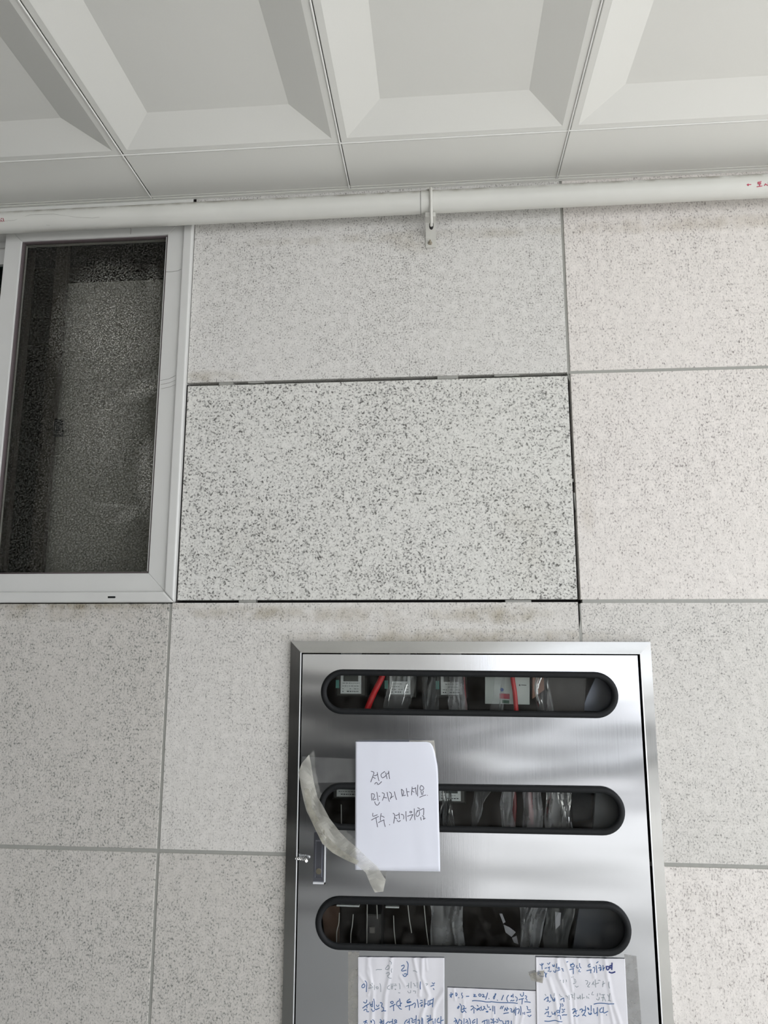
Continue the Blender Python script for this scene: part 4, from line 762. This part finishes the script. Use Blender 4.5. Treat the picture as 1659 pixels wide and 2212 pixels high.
# ---------------------------------------------------------------- tape
TAPE = film('yellowed_tape', (.80, .78, .70, 1), .52, .35, 14, .14); CLEAR = film('clear_tape', (.75, .75, .72, 1), .10, .12, 50, .22); BEIGE = film('beige_tape', (.80, .77, .70, 1), .75, .3, 30, .2)
def strip(left, right, yf, mat, name, lab, crumple=.0015, nu=10, sub=6, seed=1):
    def dens(e):
        out = []
        for a, b in zip(e, e[1:]):
            for k in range(sub): out.append((a[0]+(b[0]-a[0])*k/sub, a[1]+(b[1]-a[1])*k/sub))
        return out + [e[-1]]
    Lp, Rp = dens(left), dens(right); vs = []; n = len(Lp)
    for j in range(n):
        for i in range(nu+1):
            u = i/nu; px_ = Lp[j][0]*(1-u)+Rp[j][0]*u; py_ = Lp[j][1]*(1-u)+Rp[j][1]*u
            y = yf(px_, py_) - crumple*abs(noise.noise(Vector((px_*.028+seed, py_*.03, seed))))*2.2; vs.append(at(px_, py_, y))
    mb = MB(); mb.add(vs, [(j*(nu+1)+i, j*(nu+1)+i+1, (j+1)*(nu+1)+i+1, (j+1)*(nu+1)+i) for j in range(n-1) for i in range(nu)])
    return tag(mb.build(name, mat), lab, 'tape')
strip([(652, 1648), (645, 1668), (650, 1700), (656, 1730), (662, 1752), (678, 1785), (696, 1822), (718, 1842), (745, 1857), (770, 1868), (790, 1885), (800, 1910), (810, 1928)],
      [(668, 1630), (672, 1650), (678, 1690), (686, 1722), (696, 1738), (712, 1768), (735, 1798), (752, 1815), (772, 1832), (795, 1855), (815, 1872), (833, 1900), (828, 1926)],
      lambda x, y: DY-.017-.002*math.sin(x*.05), TAPE, 'packing_tape', 'yellowed crumpled packing tape hanging from the left of the notice down across it', .0080, 8, 6, 3)
tape_o = bpy.data.objects['packing_tape']
fo = strip([(656, 1700), (662, 1745), (678, 1785), (696, 1822), (718, 1842), (745, 1857), (770, 1868)], [(668, 1705), (674, 1745), (694, 1780), (712, 1812), (730, 1830), (752, 1846), (776, 1860)],
      lambda x, y: DY-.024, film('folded_tape', (.52, .50, .42, 1), .55, .35, 60, .14), 'folded_edge', None, .003, 4, 6, 11)
del fo['category']; fo.parent = tape_o
strip([(652, 1634), (652, 1692)], [(772, 1640), (772, 1690)], lambda x, y: DY-.0022, CLEAR, 'clear_tape', 'clear tape running left from the pen-written notice across the door', .0004, 12, 8, 5)
strip([(884, 1599), (884, 1660)], [(938, 1600), (947, 1685)], lambda x, y: DY-.0022, BEIGE, 'paper_tape', 'beige tape under the curled top right corner of the pen-written notice', .0003, 6, 8, 6)
strip([(752, 2056), (752, 2290)], [(776, 2056), (776, 2290)], lambda x, y: DY-.0012, film('cloudy_tape', (.6, .57, .5, 1), .35, .3, 40, .15), 'clear_tape', 'cloudy tape along the left edge of the wrinkled left notice', .0003, 4, 8, 7)
strip([(1349, 2062), (1362, 2290)], [(1375, 2066), (1392, 2290)], lambda x, y: DY-.0010, film('dull_tape', (.45, .44, .42, 1), .45, .3, 40, .12), 'clear_tape', 'dull tape along the right edge of the stained right notice', .0003, 4, 8, 8)
strip([(1142, 2104), (1148, 2118)], [(1176, 2096), (1172, 2124)], lambda x, y: DY-.0042, film('brown_tape', (.42, .40, .34, 1), .7, .3, 90, .12), 'paper_tape', 'small brown tape tab at the left edge of the stained right notice', .0010, 4, 8, 9)
# twisted wire scrap at the latch gap
tw = MB(); c = at(650, 1853, DY-.006)
for ph in (0, math.pi):
    pts = []
    for k in range(30):
        a = k/29; pts.append((c.x-.011+.024*a, c.y-.003+.0022*math.cos(a*16+ph), c.z+.0022*math.sin(a*16+ph)-.002*a))
    tw.tube(pts, .0011, 6)
tw.tube([(c.x+.012, c.y-.004, c.z-.0035), (c.x+.0135, c.y-.008, c.z-.0035)], .0030, 12)
tag(tw.build('twisted_wire', M('bright_wire', (.85, .85, .83, 1), .18, .9), smooth=True), 'shiny twisted wire end poking out of the door gap left of the handle', 'wire')
